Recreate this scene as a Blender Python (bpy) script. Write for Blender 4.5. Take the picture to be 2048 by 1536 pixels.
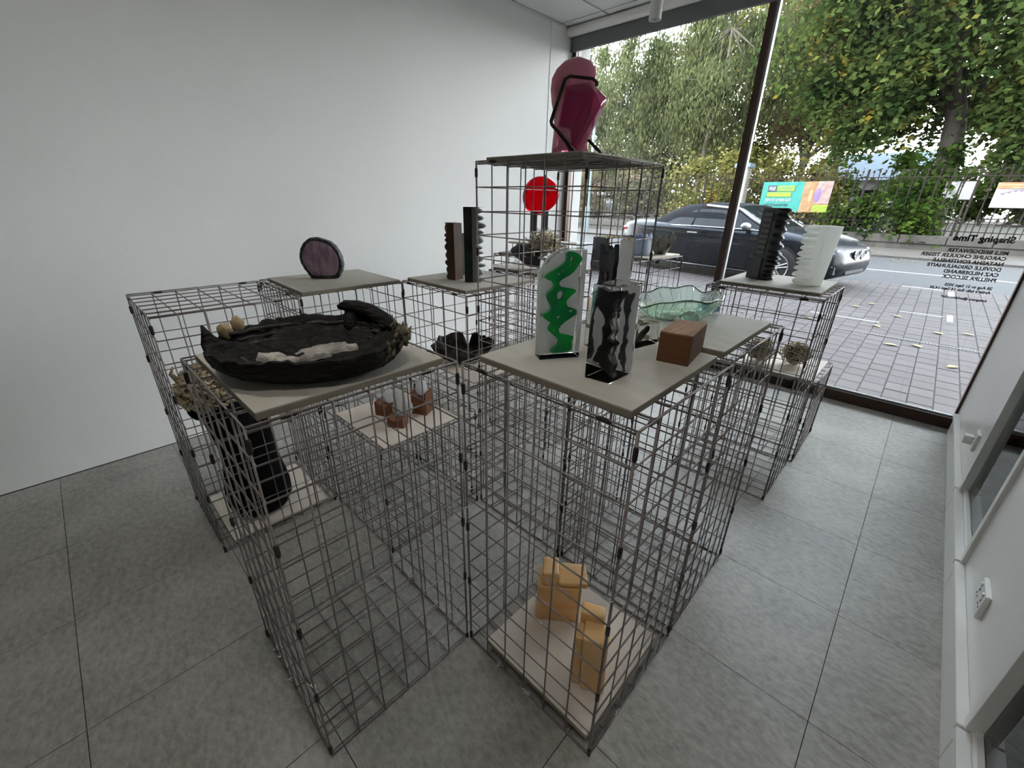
import bpy, bmesh, math, random
import numpy as np
from mathutils import Matrix, Vector, noise
from math import sin, cos, pi, radians

for o in list(bpy.data.objects): bpy.data.objects.remove(o)
S = bpy.context.scene
COL = S.collection

# ---------------------------------------------------------------- camera
cam_d = bpy.data.cameras.new('camera'); cam = bpy.data.objects.new('camera', cam_d); COL.objects.link(cam)
Rw = ((0.72089806, 0.69285189, 0.01619377), (0.28748842, -0.27770142, -0.91664187), (-0.63060002, 0.66546087, -0.39938132))
M = Matrix.Identity(4)
for i in range(3):
    M[i][0] = Rw[0][i]; M[i][1] = -Rw[1][i]; M[i][2] = -Rw[2][i]
M[2][3] = 1.30433
cam.matrix_world = M
cam_d.sensor_fit = 'HORIZONTAL'; cam_d.sensor_width = 36; cam_d.lens = 845.894 / 2048 * 36; cam_d.clip_start = 0.02; cam_d.clip_end = 400
S.camera = cam

# ---------------------------------------------------------------- world, sun, added fill spotlights, exposure
SKY = 15.0; SUN = 7.0; FILL_LAMP = 9
w = bpy.data.worlds.new('world'); S.world = w; w.use_nodes = True
nt = w.node_tree; bg = nt.nodes['Background']
tc = nt.nodes.new('ShaderNodeTexCoord'); sep = nt.nodes.new('ShaderNodeSeparateXYZ'); rmp = nt.nodes.new('ShaderNodeValToRGB')
nt.links.new(tc.outputs['Generated'], sep.inputs[0]); nt.links.new(sep.outputs['Z'], rmp.inputs[0])
rmp.color_ramp.elements[0].position = 0.0; rmp.color_ramp.elements[0].color = (0.97, 0.98, 0.98, 1)
rmp.color_ramp.elements[1].position = 0.85; rmp.color_ramp.elements[1].color = (0.36, 0.44, 0.55, 1)
nt.links.new(rmp.outputs[0], bg.inputs[0]); bg.inputs[1].default_value = SKY
sd = bpy.data.lights.new('sun', 'SUN'); sun = bpy.data.objects.new('sun', sd); COL.objects.link(sun)
sd.energy = SUN; sd.angle = radians(12); sd.color = (1.0, 0.93, 0.8)
sun.rotation_euler = (radians(48), 0, radians(-38)); sun.location = (0, -8, 12)
S.view_settings.view_transform = 'Standard'; S.view_settings.look = 'None'; S.view_settings.gamma = 1
S.view_settings.use_curve_mapping = False; S.view_settings.exposure = 0.74

# ---------------------------------------------------------------- materials
MATS = {}
OUT = 0.215   # outdoor colours darkened to offset the daylight exposure set for the interior
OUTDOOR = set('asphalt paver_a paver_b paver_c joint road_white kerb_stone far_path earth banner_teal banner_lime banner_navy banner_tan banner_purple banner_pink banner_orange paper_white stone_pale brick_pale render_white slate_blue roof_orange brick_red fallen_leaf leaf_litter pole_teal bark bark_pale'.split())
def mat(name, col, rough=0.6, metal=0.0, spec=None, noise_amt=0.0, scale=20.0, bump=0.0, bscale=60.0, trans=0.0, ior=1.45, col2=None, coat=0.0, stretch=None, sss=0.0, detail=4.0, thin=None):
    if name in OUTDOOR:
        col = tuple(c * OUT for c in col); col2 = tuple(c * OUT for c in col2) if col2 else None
    m = bpy.data.materials.new(name); m.use_nodes = True; t = m.node_tree; p = t.nodes['Principled BSDF']
    p.inputs['Base Color'].default_value = (*col, 1); p.inputs['Roughness'].default_value = rough; p.inputs['Metallic'].default_value = metal
    p.inputs['IOR'].default_value = ior
    if spec is not None: p.inputs['Specular IOR Level'].default_value = spec
    if trans: p.inputs['Transmission Weight'].default_value = trans
    if coat: p.inputs['Coat Weight'].default_value = coat
    if sss:
        p.inputs['Subsurface Weight'].default_value = sss; p.inputs['Subsurface Radius'].default_value = (0.03, 0.02, 0.01); p.inputs['Subsurface Scale'].default_value = 1.0
    co = t.nodes.new('ShaderNodeTexCoord'); mp = t.nodes.new('ShaderNodeMapping'); t.links.new(co.outputs['Object'], mp.inputs[0])
    if stretch: mp.inputs['Scale'].default_value = stretch
    if noise_amt or col2:
        n = t.nodes.new('ShaderNodeTexNoise'); n.inputs['Scale'].default_value = scale; n.inputs['Detail'].default_value = detail
        r = t.nodes.new('ShaderNodeValToRGB'); t.links.new(mp.outputs[0], n.inputs['Vector']); t.links.new(n.outputs[0], r.inputs[0])
        c2 = col2 if col2 else tuple(c * (1 - noise_amt) for c in col)
        r.color_ramp.elements[0].position = 0.35; r.color_ramp.elements[1].position = 0.68
        r.color_ramp.elements[0].color = (*c2, 1); r.color_ramp.elements[1].color = (*col, 1)
        t.links.new(r.outputs[0], p.inputs['Base Color'])
    if bump:
        n2 = t.nodes.new('ShaderNodeTexNoise'); n2.inputs['Scale'].default_value = bscale; n2.inputs['Detail'].default_value = 5
        b = t.nodes.new('ShaderNodeBump'); b.inputs['Strength'].default_value = bump; b.inputs['Distance'].default_value = 0.01
        t.links.new(mp.outputs[0], n2.inputs['Vector']); t.links.new(n2.outputs[0], b.inputs['Height']); t.links.new(b.outputs[0], p.inputs['Normal'])
    MATS[name] = m; return m

mat('wall_paint', (0.86, 0.86, 0.845), 0.7, bump=0.08, bscale=180)
mat('ceiling_tile', (0.78, 0.78, 0.77), 0.9, bump=0.25, bscale=300)
mat('ceiling_grid', (0.55, 0.55, 0.55), 0.5)
mat('white_gloss', (0.82, 0.81, 0.78), 0.28)
mat('white_plastic', (0.85, 0.85, 0.83), 0.3)
mat('socket_dark', (0.05, 0.05, 0.05), 0.5)
mat('bronze', (0.06, 0.035, 0.026), 0.32, metal=0.25)
mat('aluminium', (0.62, 0.63, 0.64), 0.3, metal=0.9)
mat('blind_grey', (0.17, 0.175, 0.18), 0.6)
mat('wire', (0.34, 0.305, 0.295), 0.42, metal=0.3, noise_amt=0.3, scale=30)
mat('clip', (0.05, 0.042, 0.04), 0.35, metal=0.3)
mat('zip', (0.85, 0.85, 0.83), 0.35)
mat('mdf', (0.55, 0.52, 0.46), 0.7, col2=(0.50, 0.47, 0.41), scale=7, bump=0.05, bscale=250, stretch=(1, 5, 1))
mat('mdf_edge', (0.27, 0.235, 0.18), 0.8)
mat('ply', (0.84, 0.765, 0.68), 0.5, col2=(0.78, 0.70, 0.61), scale=6, stretch=(1, 8, 1))
mat('ply_edge', (0.45, 0.41, 0.31), 0.7)
mat('char', (0.016, 0.0145, 0.013), 0.6, spec=0.3, col2=(0.004, 0.004, 0.004), scale=22, bump=0.9, bscale=38, stretch=(1, 1, 3))
mat('char_grey', (0.10, 0.095, 0.085), 0.7, col2=(0.012, 0.011, 0.010), scale=26, bump=0.8, bscale=50)
mat('plaster', (0.62, 0.58, 0.52), 0.8, col2=(0.30, 0.28, 0.25), scale=26, bump=0.8, bscale=45)
mat('tan_coral', (0.56, 0.43, 0.27), 0.7, col2=(0.30, 0.22, 0.13), scale=25, bump=0.5)
mat('moss_coral', (0.30, 0.27, 0.17), 0.8, col2=(0.05, 0.045, 0.03), scale=40, bump=0.6)
mat('vase_coral', (0.66, 0.56, 0.40), 0.75, col2=(0.42, 0.34, 0.22), scale=18, bump=0.4)
mat('velvet_black', (0.004, 0.004, 0.004), 0.85, spec=0.15, bump=0.4, bscale=90)
mat('nest', (0.66, 0.56, 0.38), 0.6, col2=(0.34, 0.26, 0.15), scale=14)
mat('urchin', (0.74, 0.67, 0.52), 0.6, col2=(0.5, 0.42, 0.28), scale=14)
mat('walnut', (0.16, 0.066, 0.028), 0.6, col2=(0.13, 0.050, 0.02), scale=9, stretch=(1, 1, 9))
mat('walnut_top', (0.42, 0.23, 0.115), 0.75, col2=(0.25, 0.12, 0.055), scale=8, stretch=(9, 1, 1))
mat('mahogany', (0.24, 0.098, 0.045), 0.6, col2=(0.15, 0.055, 0.026), scale=10, stretch=(1, 1, 7))
mat('clear', (0.97, 0.98, 0.98), 0.0, trans=1.0, ior=1.14)
mat('clear_frost', (0.93, 0.97, 0.97), 0.35, trans=0.9, ior=1.3)
mat('resin_back', (0.92, 0.92, 0.92), 0.6, trans=0.5, ior=1.2)
mat('green_pigment', (0.0, 0.42, 0.04), 0.35, col2=(0.0, 0.20, 0.07), scale=16)
mat('black_pigment', (0.004, 0.004, 0.005), 0.35)
mat('smoke_pigment', (0.05, 0.055, 0.055), 0.4)
mat('amber', (0.95, 0.50, 0.17), 0.28, trans=0.15, col2=(0.98, 0.66, 0.33), scale=9, sss=0.45, ior=1.45, stretch=(1, 4, 4), coat=0.3)
mat('amber_glass', (0.95, 0.52, 0.12), 0.12, trans=0.8)
mat('teal_glass', (0.30, 0.62, 0.72), 0.2, trans=0.6)
mat('green_glass', (0.80, 0.94, 0.84), 0.05, trans=1.0, ior=1.18, bump=0.5, bscale=26)
mat('frost_green', (0.62, 0.80, 0.74), 0.25, trans=0.65, bump=0.6, bscale=60)
mat('blue_glass', (0.80, 0.88, 0.96), 0.12, trans=0.4, ior=1.2, col2=(0.28, 0.42, 0.74), scale=16, stretch=(1, 1, 0.3), bump=0.5, bscale=30)
mat('smoke_glass', (0.16, 0.14, 0.10), 0.15, trans=0.55, col2=(0.5, 0.48, 0.42), scale=14, bump=0.5)
mat('red_glass', (0.80, 0.0, 0.005), 0.05, trans=0.75, ior=1.3)
mat('red_rim', (0.30, 0.0, 0.01), 0.1, trans=0.5)
mat('post_grey', (0.10, 0.115, 0.12), 0.5)
mat('pink_glass', (0.86, 0.33, 0.43), 0.1, trans=0.3, col2=(0.80, 0.24, 0.38), scale=3, coat=0.5)
mat('magenta_glass', (0.62, 0.05, 0.19), 0.1, trans=0.35, col2=(0.50, 0.03, 0.15), scale=4, coat=0.6)
mat('bronze_rod', (0.045, 0.028, 0.022), 0.35, metal=0.4)
mat('geode_rim', (0.07, 0.085, 0.09), 0.22, col2=(0.012, 0.016, 0.02), scale=55, bump=0.9, bscale=70)
mat('geode_core', (0.44, 0.31, 0.38), 0.5, col2=(0.20, 0.125, 0.20), scale=38, stretch=(1, 1, 0.4), bump=0.5, bscale=60)
mat('geode_frost', (0.60, 0.48, 0.58), 0.5, col2=(0.30, 0.2, 0.32), scale=40, bump=0.5)
mat('totem_red', (0.085, 0.032, 0.016), 0.55, spec=0.25, col2=(0.035, 0.018, 0.010), scale=9)
mat('totem_green', (0.036, 0.048, 0.024), 0.5, spec=0.25, col2=(0.012, 0.02, 0.012), scale=9)
mat('totem_grey', (0.20, 0.21, 0.21), 0.35, coat=0.3)
mat('totem_blue', (0.28, 0.37, 0.50), 0.2, trans=0.3, col2=(0.48, 0.58, 0.64), scale=12)
mat('totem_black', (0.045, 0.050, 0.052), 0.4)
mat('rung_grey', (0.12, 0.125, 0.125), 0.5)
mat('totem_white', (0.97, 0.97, 0.94), 0.6, trans=0.55, ior=1.15)
mat('totem_clear', (0.93, 0.94, 0.92), 0.5, trans=0.75, ior=1.1)
mat('white_frost', (0.90, 0.93, 0.95), 0.35, trans=0.55, ior=1.3)
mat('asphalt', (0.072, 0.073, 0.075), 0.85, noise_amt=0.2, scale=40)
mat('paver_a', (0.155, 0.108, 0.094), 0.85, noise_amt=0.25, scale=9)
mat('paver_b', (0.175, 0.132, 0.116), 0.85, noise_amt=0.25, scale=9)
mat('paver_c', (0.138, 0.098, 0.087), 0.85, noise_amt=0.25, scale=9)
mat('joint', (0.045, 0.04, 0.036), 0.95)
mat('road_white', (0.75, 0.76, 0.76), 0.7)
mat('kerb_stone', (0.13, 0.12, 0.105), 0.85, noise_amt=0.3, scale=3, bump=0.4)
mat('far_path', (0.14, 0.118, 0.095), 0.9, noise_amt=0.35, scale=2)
mat('earth', (0.155, 0.122, 0.07), 0.95, col2=(0.09, 0.095, 0.035), scale=0.6)
mat('iron', (0.012, 0.009, 0.009), 0.85, spec=0.1)
mat('car_paint', (0.0055, 0.0065, 0.009), 0.25, metal=0.0, spec=0.13)
mat('soft_top', (0.012, 0.0125, 0.014), 0.95, spec=0.05)
mat('car_glass', (0.006, 0.007, 0.008), 0.05, spec=0.16)
mat('tyre', (0.015, 0.015, 0.015), 0.8)
mat('alloy', (0.22, 0.225, 0.235), 0.35, metal=0.6)
mat('car_black', (0.008, 0.008, 0.009), 0.35)
mat('lamp_lens', (0.20, 0.22, 0.25), 0.12)
mat('tail_red', (0.60, 0.015, 0.012), 0.15, coat=0.7)
mat('chrome', (0.72, 0.73, 0.75), 0.15, metal=1.0)
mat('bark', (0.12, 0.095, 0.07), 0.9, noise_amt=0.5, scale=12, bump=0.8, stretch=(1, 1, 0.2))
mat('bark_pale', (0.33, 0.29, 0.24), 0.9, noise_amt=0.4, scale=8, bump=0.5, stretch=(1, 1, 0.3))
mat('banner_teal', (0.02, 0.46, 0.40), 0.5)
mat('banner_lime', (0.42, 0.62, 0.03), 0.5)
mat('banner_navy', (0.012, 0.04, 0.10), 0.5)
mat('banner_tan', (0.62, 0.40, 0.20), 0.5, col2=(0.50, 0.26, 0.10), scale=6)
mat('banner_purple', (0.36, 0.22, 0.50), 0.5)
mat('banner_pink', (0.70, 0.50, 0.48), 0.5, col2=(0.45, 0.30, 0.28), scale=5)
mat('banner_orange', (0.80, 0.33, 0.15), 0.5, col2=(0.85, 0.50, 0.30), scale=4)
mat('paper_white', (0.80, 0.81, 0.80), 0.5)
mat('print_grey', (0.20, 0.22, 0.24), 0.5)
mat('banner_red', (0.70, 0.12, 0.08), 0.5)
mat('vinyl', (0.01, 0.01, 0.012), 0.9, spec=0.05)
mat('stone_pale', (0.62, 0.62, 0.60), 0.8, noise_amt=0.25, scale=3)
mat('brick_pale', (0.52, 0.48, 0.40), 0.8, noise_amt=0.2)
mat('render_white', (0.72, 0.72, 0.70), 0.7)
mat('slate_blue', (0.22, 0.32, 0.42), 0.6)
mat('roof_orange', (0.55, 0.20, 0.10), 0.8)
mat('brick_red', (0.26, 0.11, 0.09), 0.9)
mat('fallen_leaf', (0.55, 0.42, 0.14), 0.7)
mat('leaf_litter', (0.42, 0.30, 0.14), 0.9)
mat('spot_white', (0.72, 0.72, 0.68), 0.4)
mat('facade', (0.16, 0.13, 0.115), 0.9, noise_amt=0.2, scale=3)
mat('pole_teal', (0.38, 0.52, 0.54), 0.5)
mat('grey_metal', (0.055, 0.05, 0.047), 0.9, spec=0.1)

def leafmat(name, c1, c2, c3=None):
    k = 0.23; c1 = tuple(c * k for c in c1); c2 = tuple(c * k for c in c2); c3 = tuple(c * k for c in c3) if c3 else None  # leaf colours darkened as well, to offset the strong daylight
    m = bpy.data.materials.new(name); m.use_nodes = True; t = m.node_tree
    for n in list(t.nodes):
        if n.type != 'OUTPUT_MATERIAL': t.nodes.remove(n)
    out = t.nodes[0]
    g = t.nodes.new('ShaderNodeTexNoise'); g.inputs['Scale'].default_value = 1.1; g.inputs['Detail'].default_value = 6
    co = t.nodes.new('ShaderNodeTexCoord'); t.links.new(co.outputs['Object'], g.inputs['Vector'])
    r = t.nodes.new('ShaderNodeValToRGB'); t.links.new(g.outputs[0], r.inputs[0])
    r.color_ramp.elements[0].position = 0.36; r.color_ramp.elements[0].color = (*c1, 1)
    r.color_ramp.elements[1].position = 0.6; r.color_ramp.elements[1].color = (*c2, 1)
    if c3:
        e = r.color_ramp.elements.new(0.70); e.color = (*c3, 1)
    d = t.nodes.new('ShaderNodeBsdfDiffuse'); tr = t.nodes.new('ShaderNodeBsdfTranslucent'); mx = t.nodes.new('ShaderNodeMixShader'); mx.inputs[0].default_value = 0.42
    t.links.new(r.outputs[0], d.inputs[0]); t.links.new(r.outputs[0], tr.inputs[0]); t.links.new(d.outputs[0], mx.inputs[1]); t.links.new(tr.outputs[0], mx.inputs[2]); t.links.new(mx.outputs[0], out.inputs[0])
    MATS[name] = m
leafmat('leaf_chestnut', (0.055, 0.105, 0.035), (0.19, 0.27, 0.075), (0.55, 0.38, 0.06))
leafmat('leaf_birch', (0.13, 0.17, 0.075), (0.33, 0.37, 0.17))
leafmat('leaf_brown', (0.30, 0.22, 0.11), (0.48, 0.42, 0.20))
leafmat('leaf_yellow', (0.22, 0.25, 0.06), (0.54, 0.50, 0.16))
leafmat('leaf_ivy', (0.025, 0.06, 0.015), (0.14, 0.24, 0.04))
leafmat('leaf_back', (0.17, 0.19, 0.10), (0.42, 0.41, 0.23))

def glassmat(name, tint, f0=0.045, rough=0.0):
    m = bpy.data.materials.new(name); m.use_nodes = True; t = m.node_tree
    for n in list(t.nodes):
        if n.type != 'OUTPUT_MATERIAL': t.nodes.remove(n)
    out = t.nodes[0]
    fr = t.nodes.new('ShaderNodeFresnel'); fr.inputs[0].default_value = 1.5
    tr = t.nodes.new('ShaderNodeBsdfTransparent'); tr.inputs[0].default_value = (*tint, 1)
    gl = t.nodes.new('ShaderNodeBsdfGlossy'); gl.inputs['Roughness'].default_value = rough
    mx = t.nodes.new('ShaderNodeMixShader'); t.links.new(fr.outputs[0], mx.inputs[0]); t.links.new(tr.outputs[0], mx.inputs[1]); t.links.new(gl.outputs[0], mx.inputs[2]); t.links.new(mx.outputs[0], out.inputs[0])
    MATS[name] = m
def translucent(name, col, tl, clear=0.0):
    m = bpy.data.materials.new(name); m.use_nodes = True; t = m.node_tree
    for n in list(t.nodes):
        if n.type != 'OUTPUT_MATERIAL': t.nodes.remove(n)
    d = t.nodes.new('ShaderNodeBsdfDiffuse'); tr = t.nodes.new('ShaderNodeBsdfTranslucent'); mx = t.nodes.new('ShaderNodeMixShader'); mx.inputs[0].default_value = tl
    tp = t.nodes.new('ShaderNodeBsdfTransparent'); m2 = t.nodes.new('ShaderNodeMixShader'); m2.inputs[0].default_value = clear
    d.inputs[0].default_value = tr.inputs[0].default_value = (*col, 1)
    t.links.new(d.outputs[0], mx.inputs[1]); t.links.new(tr.outputs[0], mx.inputs[2]); t.links.new(mx.outputs[0], m2.inputs[1]); t.links.new(tp.outputs[0], m2.inputs[2]); t.links.new(m2.outputs[0], t.nodes[0].inputs[0])
    MATS[name] = m
translucent('totem_white', (0.97, 0.97, 0.94), 0.6, 0.1)
translucent('totem_clear', (0.95, 0.96, 0.94), 0.6, 0.45)
glassmat('window_glass', (0.97, 0.98, 0.975))
glassmat('partition_glass', (0.80, 0.86, 0.86))

# vinyl floor tile: stone-look mottling
def floor_mat(name, k):
    m = mat(name, (0.34 * k, 0.325 * k, 0.30 * k), 0.42)
    t = m.node_tree; p = t.nodes['Principled BSDF']; co = t.nodes.new('ShaderNodeTexCoord')
    a = t.nodes.new('ShaderNodeTexNoise'); a.inputs['Scale'].default_value = 3.0; a.inputs['Detail'].default_value = 8; a.inputs['Roughness'].default_value = 0.62
    b = t.nodes.new('ShaderNodeTexNoise'); b.inputs['Scale'].default_value = 34; b.inputs['Detail'].default_value = 8; b.inputs['Roughness'].default_value = 0.7
    geo = t.nodes.new('ShaderNodeNewGeometry'); mp = t.nodes.new('ShaderNodeMapping'); mp.inputs['Rotation'].default_value = (0, 0, 0.5); mp.inputs['Scale'].default_value = (1, 1.7, 1)
    t.links.new(geo.outputs['Position'], mp.inputs[0]); t.links.new(mp.outputs[0], b.inputs[0]); t.links.new(geo.outputs['Position'], a.inputs[0])
    mi = t.nodes.new('ShaderNodeMix'); mi.inputs[0].default_value = 0.6; t.links.new(a.outputs[0], mi.inputs[2]); t.links.new(b.outputs[0], mi.inputs[3])
    r = t.nodes.new('ShaderNodeValToRGB'); r.color_ramp.elements[0].position = 0.36; r.color_ramp.elements[0].color = (0.225 * k, 0.215 * k, 0.19 * k, 1)
    r.color_ramp.elements[1].position = 0.62; r.color_ramp.elements[1].color = (0.46 * k, 0.44 * k, 0.40 * k, 1)
    t.links.new(mi.outputs[0], r.inputs[0]); t.links.new(r.outputs[0], p.inputs['Base Color'])
for i, k in enumerate((0.97, 1.0, 1.04)): floor_mat('vinyl_floor_%d' % i, k)

# ---------------------------------------------------------------- helpers
def m_(x): return MATS[x] if isinstance(x, str) else x
def finish(bm, name, m, parent=None, smooth=False, loc=None, rotz=0, auto=None):
    me = bpy.data.meshes.new(name); bm.normal_update(); bm.to_mesh(me); bm.free()
    for x in (m if isinstance(m, (list, tuple)) else [m]): me.materials.append(m_(x))
    if smooth:
        me.polygons.foreach_set('use_smooth', [True] * len(me.polygons))
        if auto is not None:
            try: me.set_sharp_from_angle(angle=radians(auto))
            except Exception: pass
    return link(me, name, parent, loc, rotz)
def link(me, name, parent=None, loc=None, rotz=0):
    o = bpy.data.objects.new(name, me); COL.objects.link(o)
    if parent is not None: o.parent = parent
    if loc is not None: o.location = loc
    if rotz: o.rotation_euler = (0, 0, rotz)
    return o
def thing(name, label, cat, loc=(0, 0, 0), rotz=0, group=None):
    o = bpy.data.objects.new(name, None); COL.objects.link(o); o.location = loc; o.rotation_euler = (0, 0, rotz)
    o.empty_display_size = 0.05
    return tag(o, label, cat, group)
def tag(o, label, cat, group=None):
    o['label'] = label; o['category'] = cat
    if group: o['group'] = group
    return o
def struct(o): o['kind'] = 'structure'; return o
def box(bm, x0, x1, y0, y1, z0, z1, mi=0):
    v = [bm.verts.new(p) for p in ((x0, y0, z0), (x1, y0, z0), (x1, y1, z0), (x0, y1, z0), (x0, y0, z1), (x1, y0, z1), (x1, y1, z1), (x0, y1, z1))]
    fs = []
    for f in ((3, 2, 1, 0), (4, 5, 6, 7), (0, 1, 5, 4), (1, 2, 6, 5), (2, 3, 7, 6), (3, 0, 4, 7)):
        q = bm.faces.new([v[i] for i in f]); q.material_index = mi; fs.append(q)
    return fs
def boxobj(name, m, x0, x1, y0, y1, z0, z1, parent=None, bev=0, mats=None):
    bm = bmesh.new(); box(bm, x0, x1, y0, y1, z0, z1)
    if bev: bmesh.ops.bevel(bm, geom=bm.edges[:], offset=bev, segments=2, affect='EDGES', profile=0.7)
    return finish(bm, name, m, parent)
def tube(bm, pts, r, n=6, cap=True, radii=None):
    pts = [Vector(p) for p in pts]; rings = []
    up = None
    for i, p in enumerate(pts):
        d = (pts[min(i + 1, len(pts) - 1)] - pts[max(i - 1, 0)]).normalized()
        if up is None: up = Vector((0, 0, 1)) if abs(d.z) < 0.9 else Vector((1, 0, 0))
        a = d.cross(up)
        if a.length < 1e-4: a = d.cross(Vector((0, 1, 0.3)))
        a.normalize(); b = a.cross(d).normalized(); up = b
        rr = radii[i] if radii else r
        rings.append([bm.verts.new(p + a * rr * cos(2 * pi * k / n) + b * rr * sin(2 * pi * k / n)) for k in range(n)])
    for i in range(len(rings) - 1):
        for k in range(n): bm.faces.new((rings[i][k], rings[i][(k + 1) % n], rings[i + 1][(k + 1) % n], rings[i + 1][k]))
    if cap and n > 2:
        bm.faces.new(rings[0][::-1]); bm.faces.new(rings[-1])
def bar(bm, p, q, r, n=6): tube(bm, [p, q], r, n)
def loft(bm, rings, cap0=True, cap1=True, closed=True):
    vr = [[bm.verts.new(p) for p in ring] for ring in rings]; n = len(vr[0])
    for i in range(len(vr) - 1):
        for k in range(n if closed else n - 1):
            bm.faces.new((vr[i][k], vr[i][(k + 1) % n], vr[i + 1][(k + 1) % n], vr[i + 1][k]))
    if cap0: bm.faces.new(vr[0][::-1])
    if cap1: bm.faces.new(vr[-1])
    return vr
def ellip(bm, c, rx, ry, rz, seg=16, rings=10, f=None):
    vs = bmesh.ops.create_uvsphere(bm, u_segments=seg, v_segments=rings, radius=1)['verts']
    for v in vs:
        k = f(v.co) if f else 1
        v.co = Vector((c[0] + v.co.x * rx * k, c[1] + v.co.y * ry * k, c[2] + v.co.z * rz * k))
    return vs
def nz(p, s=1.0, o=0.0): return noise.noise(Vector(p) * s + Vector((o, o * 1.7, o * 0.3)))
def text_mesh(body, size, font_bold=0.0, extrude=0.0006, align='LEFT', shear=0.0):
    c = bpy.data.curves.new('lettering', 'FONT'); c.body = body; c.size = size; c.extrude = extrude; c.align_x = align; c.offset = font_bold; c.shear = shear; c.resolution_u = 3
    o = bpy.data.objects.new('lettering', c); COL.objects.link(o); dg = bpy.context.evaluated_depsgraph_get(); dg.update()
    me = bpy.data.meshes.new_from_object(o.evaluated_get(dg)); COL.objects.unlink(o); bpy.data.objects.remove(o); return me
def poly_mesh2(outer, holes, depth):
    from mathutils.geometry import tessellate_polygon
    def chaikin(p, n=2):
        for _ in range(n):
            q = []
            for i in range(len(p)):
                a, b = p[i], p[(i + 1) % len(p)]; q += [(a[0] * .75 + b[0] * .25, a[1] * .75 + b[1] * .25), (a[0] * .25 + b[0] * .75, a[1] * .25 + b[1] * .75)]
            p = q
        return p
    loops = [chaikin(outer)] + [[(hx + rx * cos(-a * 2 * pi / 12), hy + ry * sin(-a * 2 * pi / 12)) for a in range(12)] for (hx, hy, rx, ry) in holes]
    tris = tessellate_polygon([[Vector((x, y, 0)) for (x, y) in l] for l in loops]); flat = [p for l in loops for p in l]
    n = len(flat); verts = [(x, y, -depth / 2) for (x, y) in flat] + [(x, y, depth / 2) for (x, y) in flat]
    faces = [tuple(t_[::-1]) for t_ in tris] + [tuple(i + n for i in t_) for t_ in tris]; o = 0
    for l in loops:
        for i in range(len(l)): a, b = o + i, o + (i + 1) % len(l); faces.append((a, b, b + n, a + n))
        o += len(l)
    me = bpy.data.meshes.new('blob'); me.from_pydata(verts, [], faces); bm = bmesh.new(); bm.from_mesh(me); bmesh.ops.recalc_face_normals(bm, faces=bm.faces[:]); bm.to_mesh(me); bm.free(); return me
def poly_mesh(outer, holes, depth, smooth=True, res=5):
    """flat organic shape with holes, extruded; returns mesh in local XY, thickness along Z"""
    return poly_mesh2(outer, holes, depth)
    c = bpy.data.curves.new('blob', 'CURVE'); c.dimensions = '2D'; c.fill_mode = 'BOTH'; c.extrude = depth / 2; c.resolution_u = res
    def add(pts):
        s = c.splines.new('BEZIER'); s.bezier_points.add(len(pts) - 1)
        for b, p in zip(s.bezier_points, pts): b.co = (p[0], p[1], 0); b.handle_left_type = b.handle_right_type = 'AUTO' if smooth else 'VECTOR'
        s.use_cyclic_u = True
    add(outer)
    for (hx, hy, rx, ry) in holes: add([(hx + rx * cos(a), hy + ry * sin(a)) for a in (0, pi / 2, pi, 3 * pi / 2)])
    o = bpy.data.objects.new('blob', c); COL.objects.link(o); dg = bpy.context.evaluated_depsgraph_get(); dg.update()
    me = bpy.data.meshes.new_from_object(o.evaluated_get(dg)); COL.objects.unlink(o); bpy.data.objects.remove(o); return me

# ================================================================= ROOM
XL, XR, YW, YB, ZC = -2.81, 0.40, 3.69, -2.7, 2.67
fl = struct(boxobj('floor', 'joint', XL - 0.3, XR + 0.15, YB, YW - 0.02, -0.12, -0.003))
PT = 0.457
rnd = random.Random(3)
tile_cache = {}
nx0 = int((XL - 0.12) / PT) - 1
for i in range(nx0, 2):
    for j in range(-9, 9):
        x0 = 0.12 + i * PT; x1 = x0 + PT; y0 = 1.082 + (j - 2) * PT; y1 = y0 + PT
        x0, x1 = max(x0, XL), min(x1, XR); y0, y1 = max(y0, YB), min(y1, YW - 0.02)
        if x1 - x0 < 0.01 or y1 - y0 < 0.01: continue
        if y1 < -1.4 : continue
        key = (round(x1 - x0, 3), round(y1 - y0, 3), rnd.randrange(3))
        if key not in tile_cache:
            bm = bmesh.new(); g = 0.0010; box(bm, g, key[0] - g, g, key[1] - g, -0.003, 0.0)
            me = bpy.data.meshes.new('floor_tile'); bm.to_mesh(me); bm.free(); me.materials.append(MATS['vinyl_floor_%d' % key[2]]); tile_cache[key] = me
        link(tile_cache[key], 'floor_tile', fl, (x0, y0, 0))
# plain floor behind the camera
b = boxobj('floor_tile', 'vinyl_floor_1', XL, XR, YB, -1.204, -0.003, 0.0, fl)

struct(boxobj('wall_left', 'wall_paint', XL - 0.15, XL, YB, 3.3605, -0.1, ZC))
struct(boxobj('wall_window_return', 'wall_paint', XL - 0.15, XL + 0.004, 3.3605, YW + 0.1, -0.1, ZC))
struct(boxobj('wall_back', 'wall_paint', XL - 0.15, XR + 1.6, YB - 0.15, YB, -0.1, ZC))
t = struct(boxobj('trim_left_floor', 'socket_dark', XL - 0.001, XL + 0.003, YB, 3.36, 0.0, 0.004))
ce = struct(boxobj('ceiling', 'ceiling_grid', XL - 0.15, XR + 1.6, YB - 0.15, YW + 0.1, ZC, ZC + 0.12))
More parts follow.
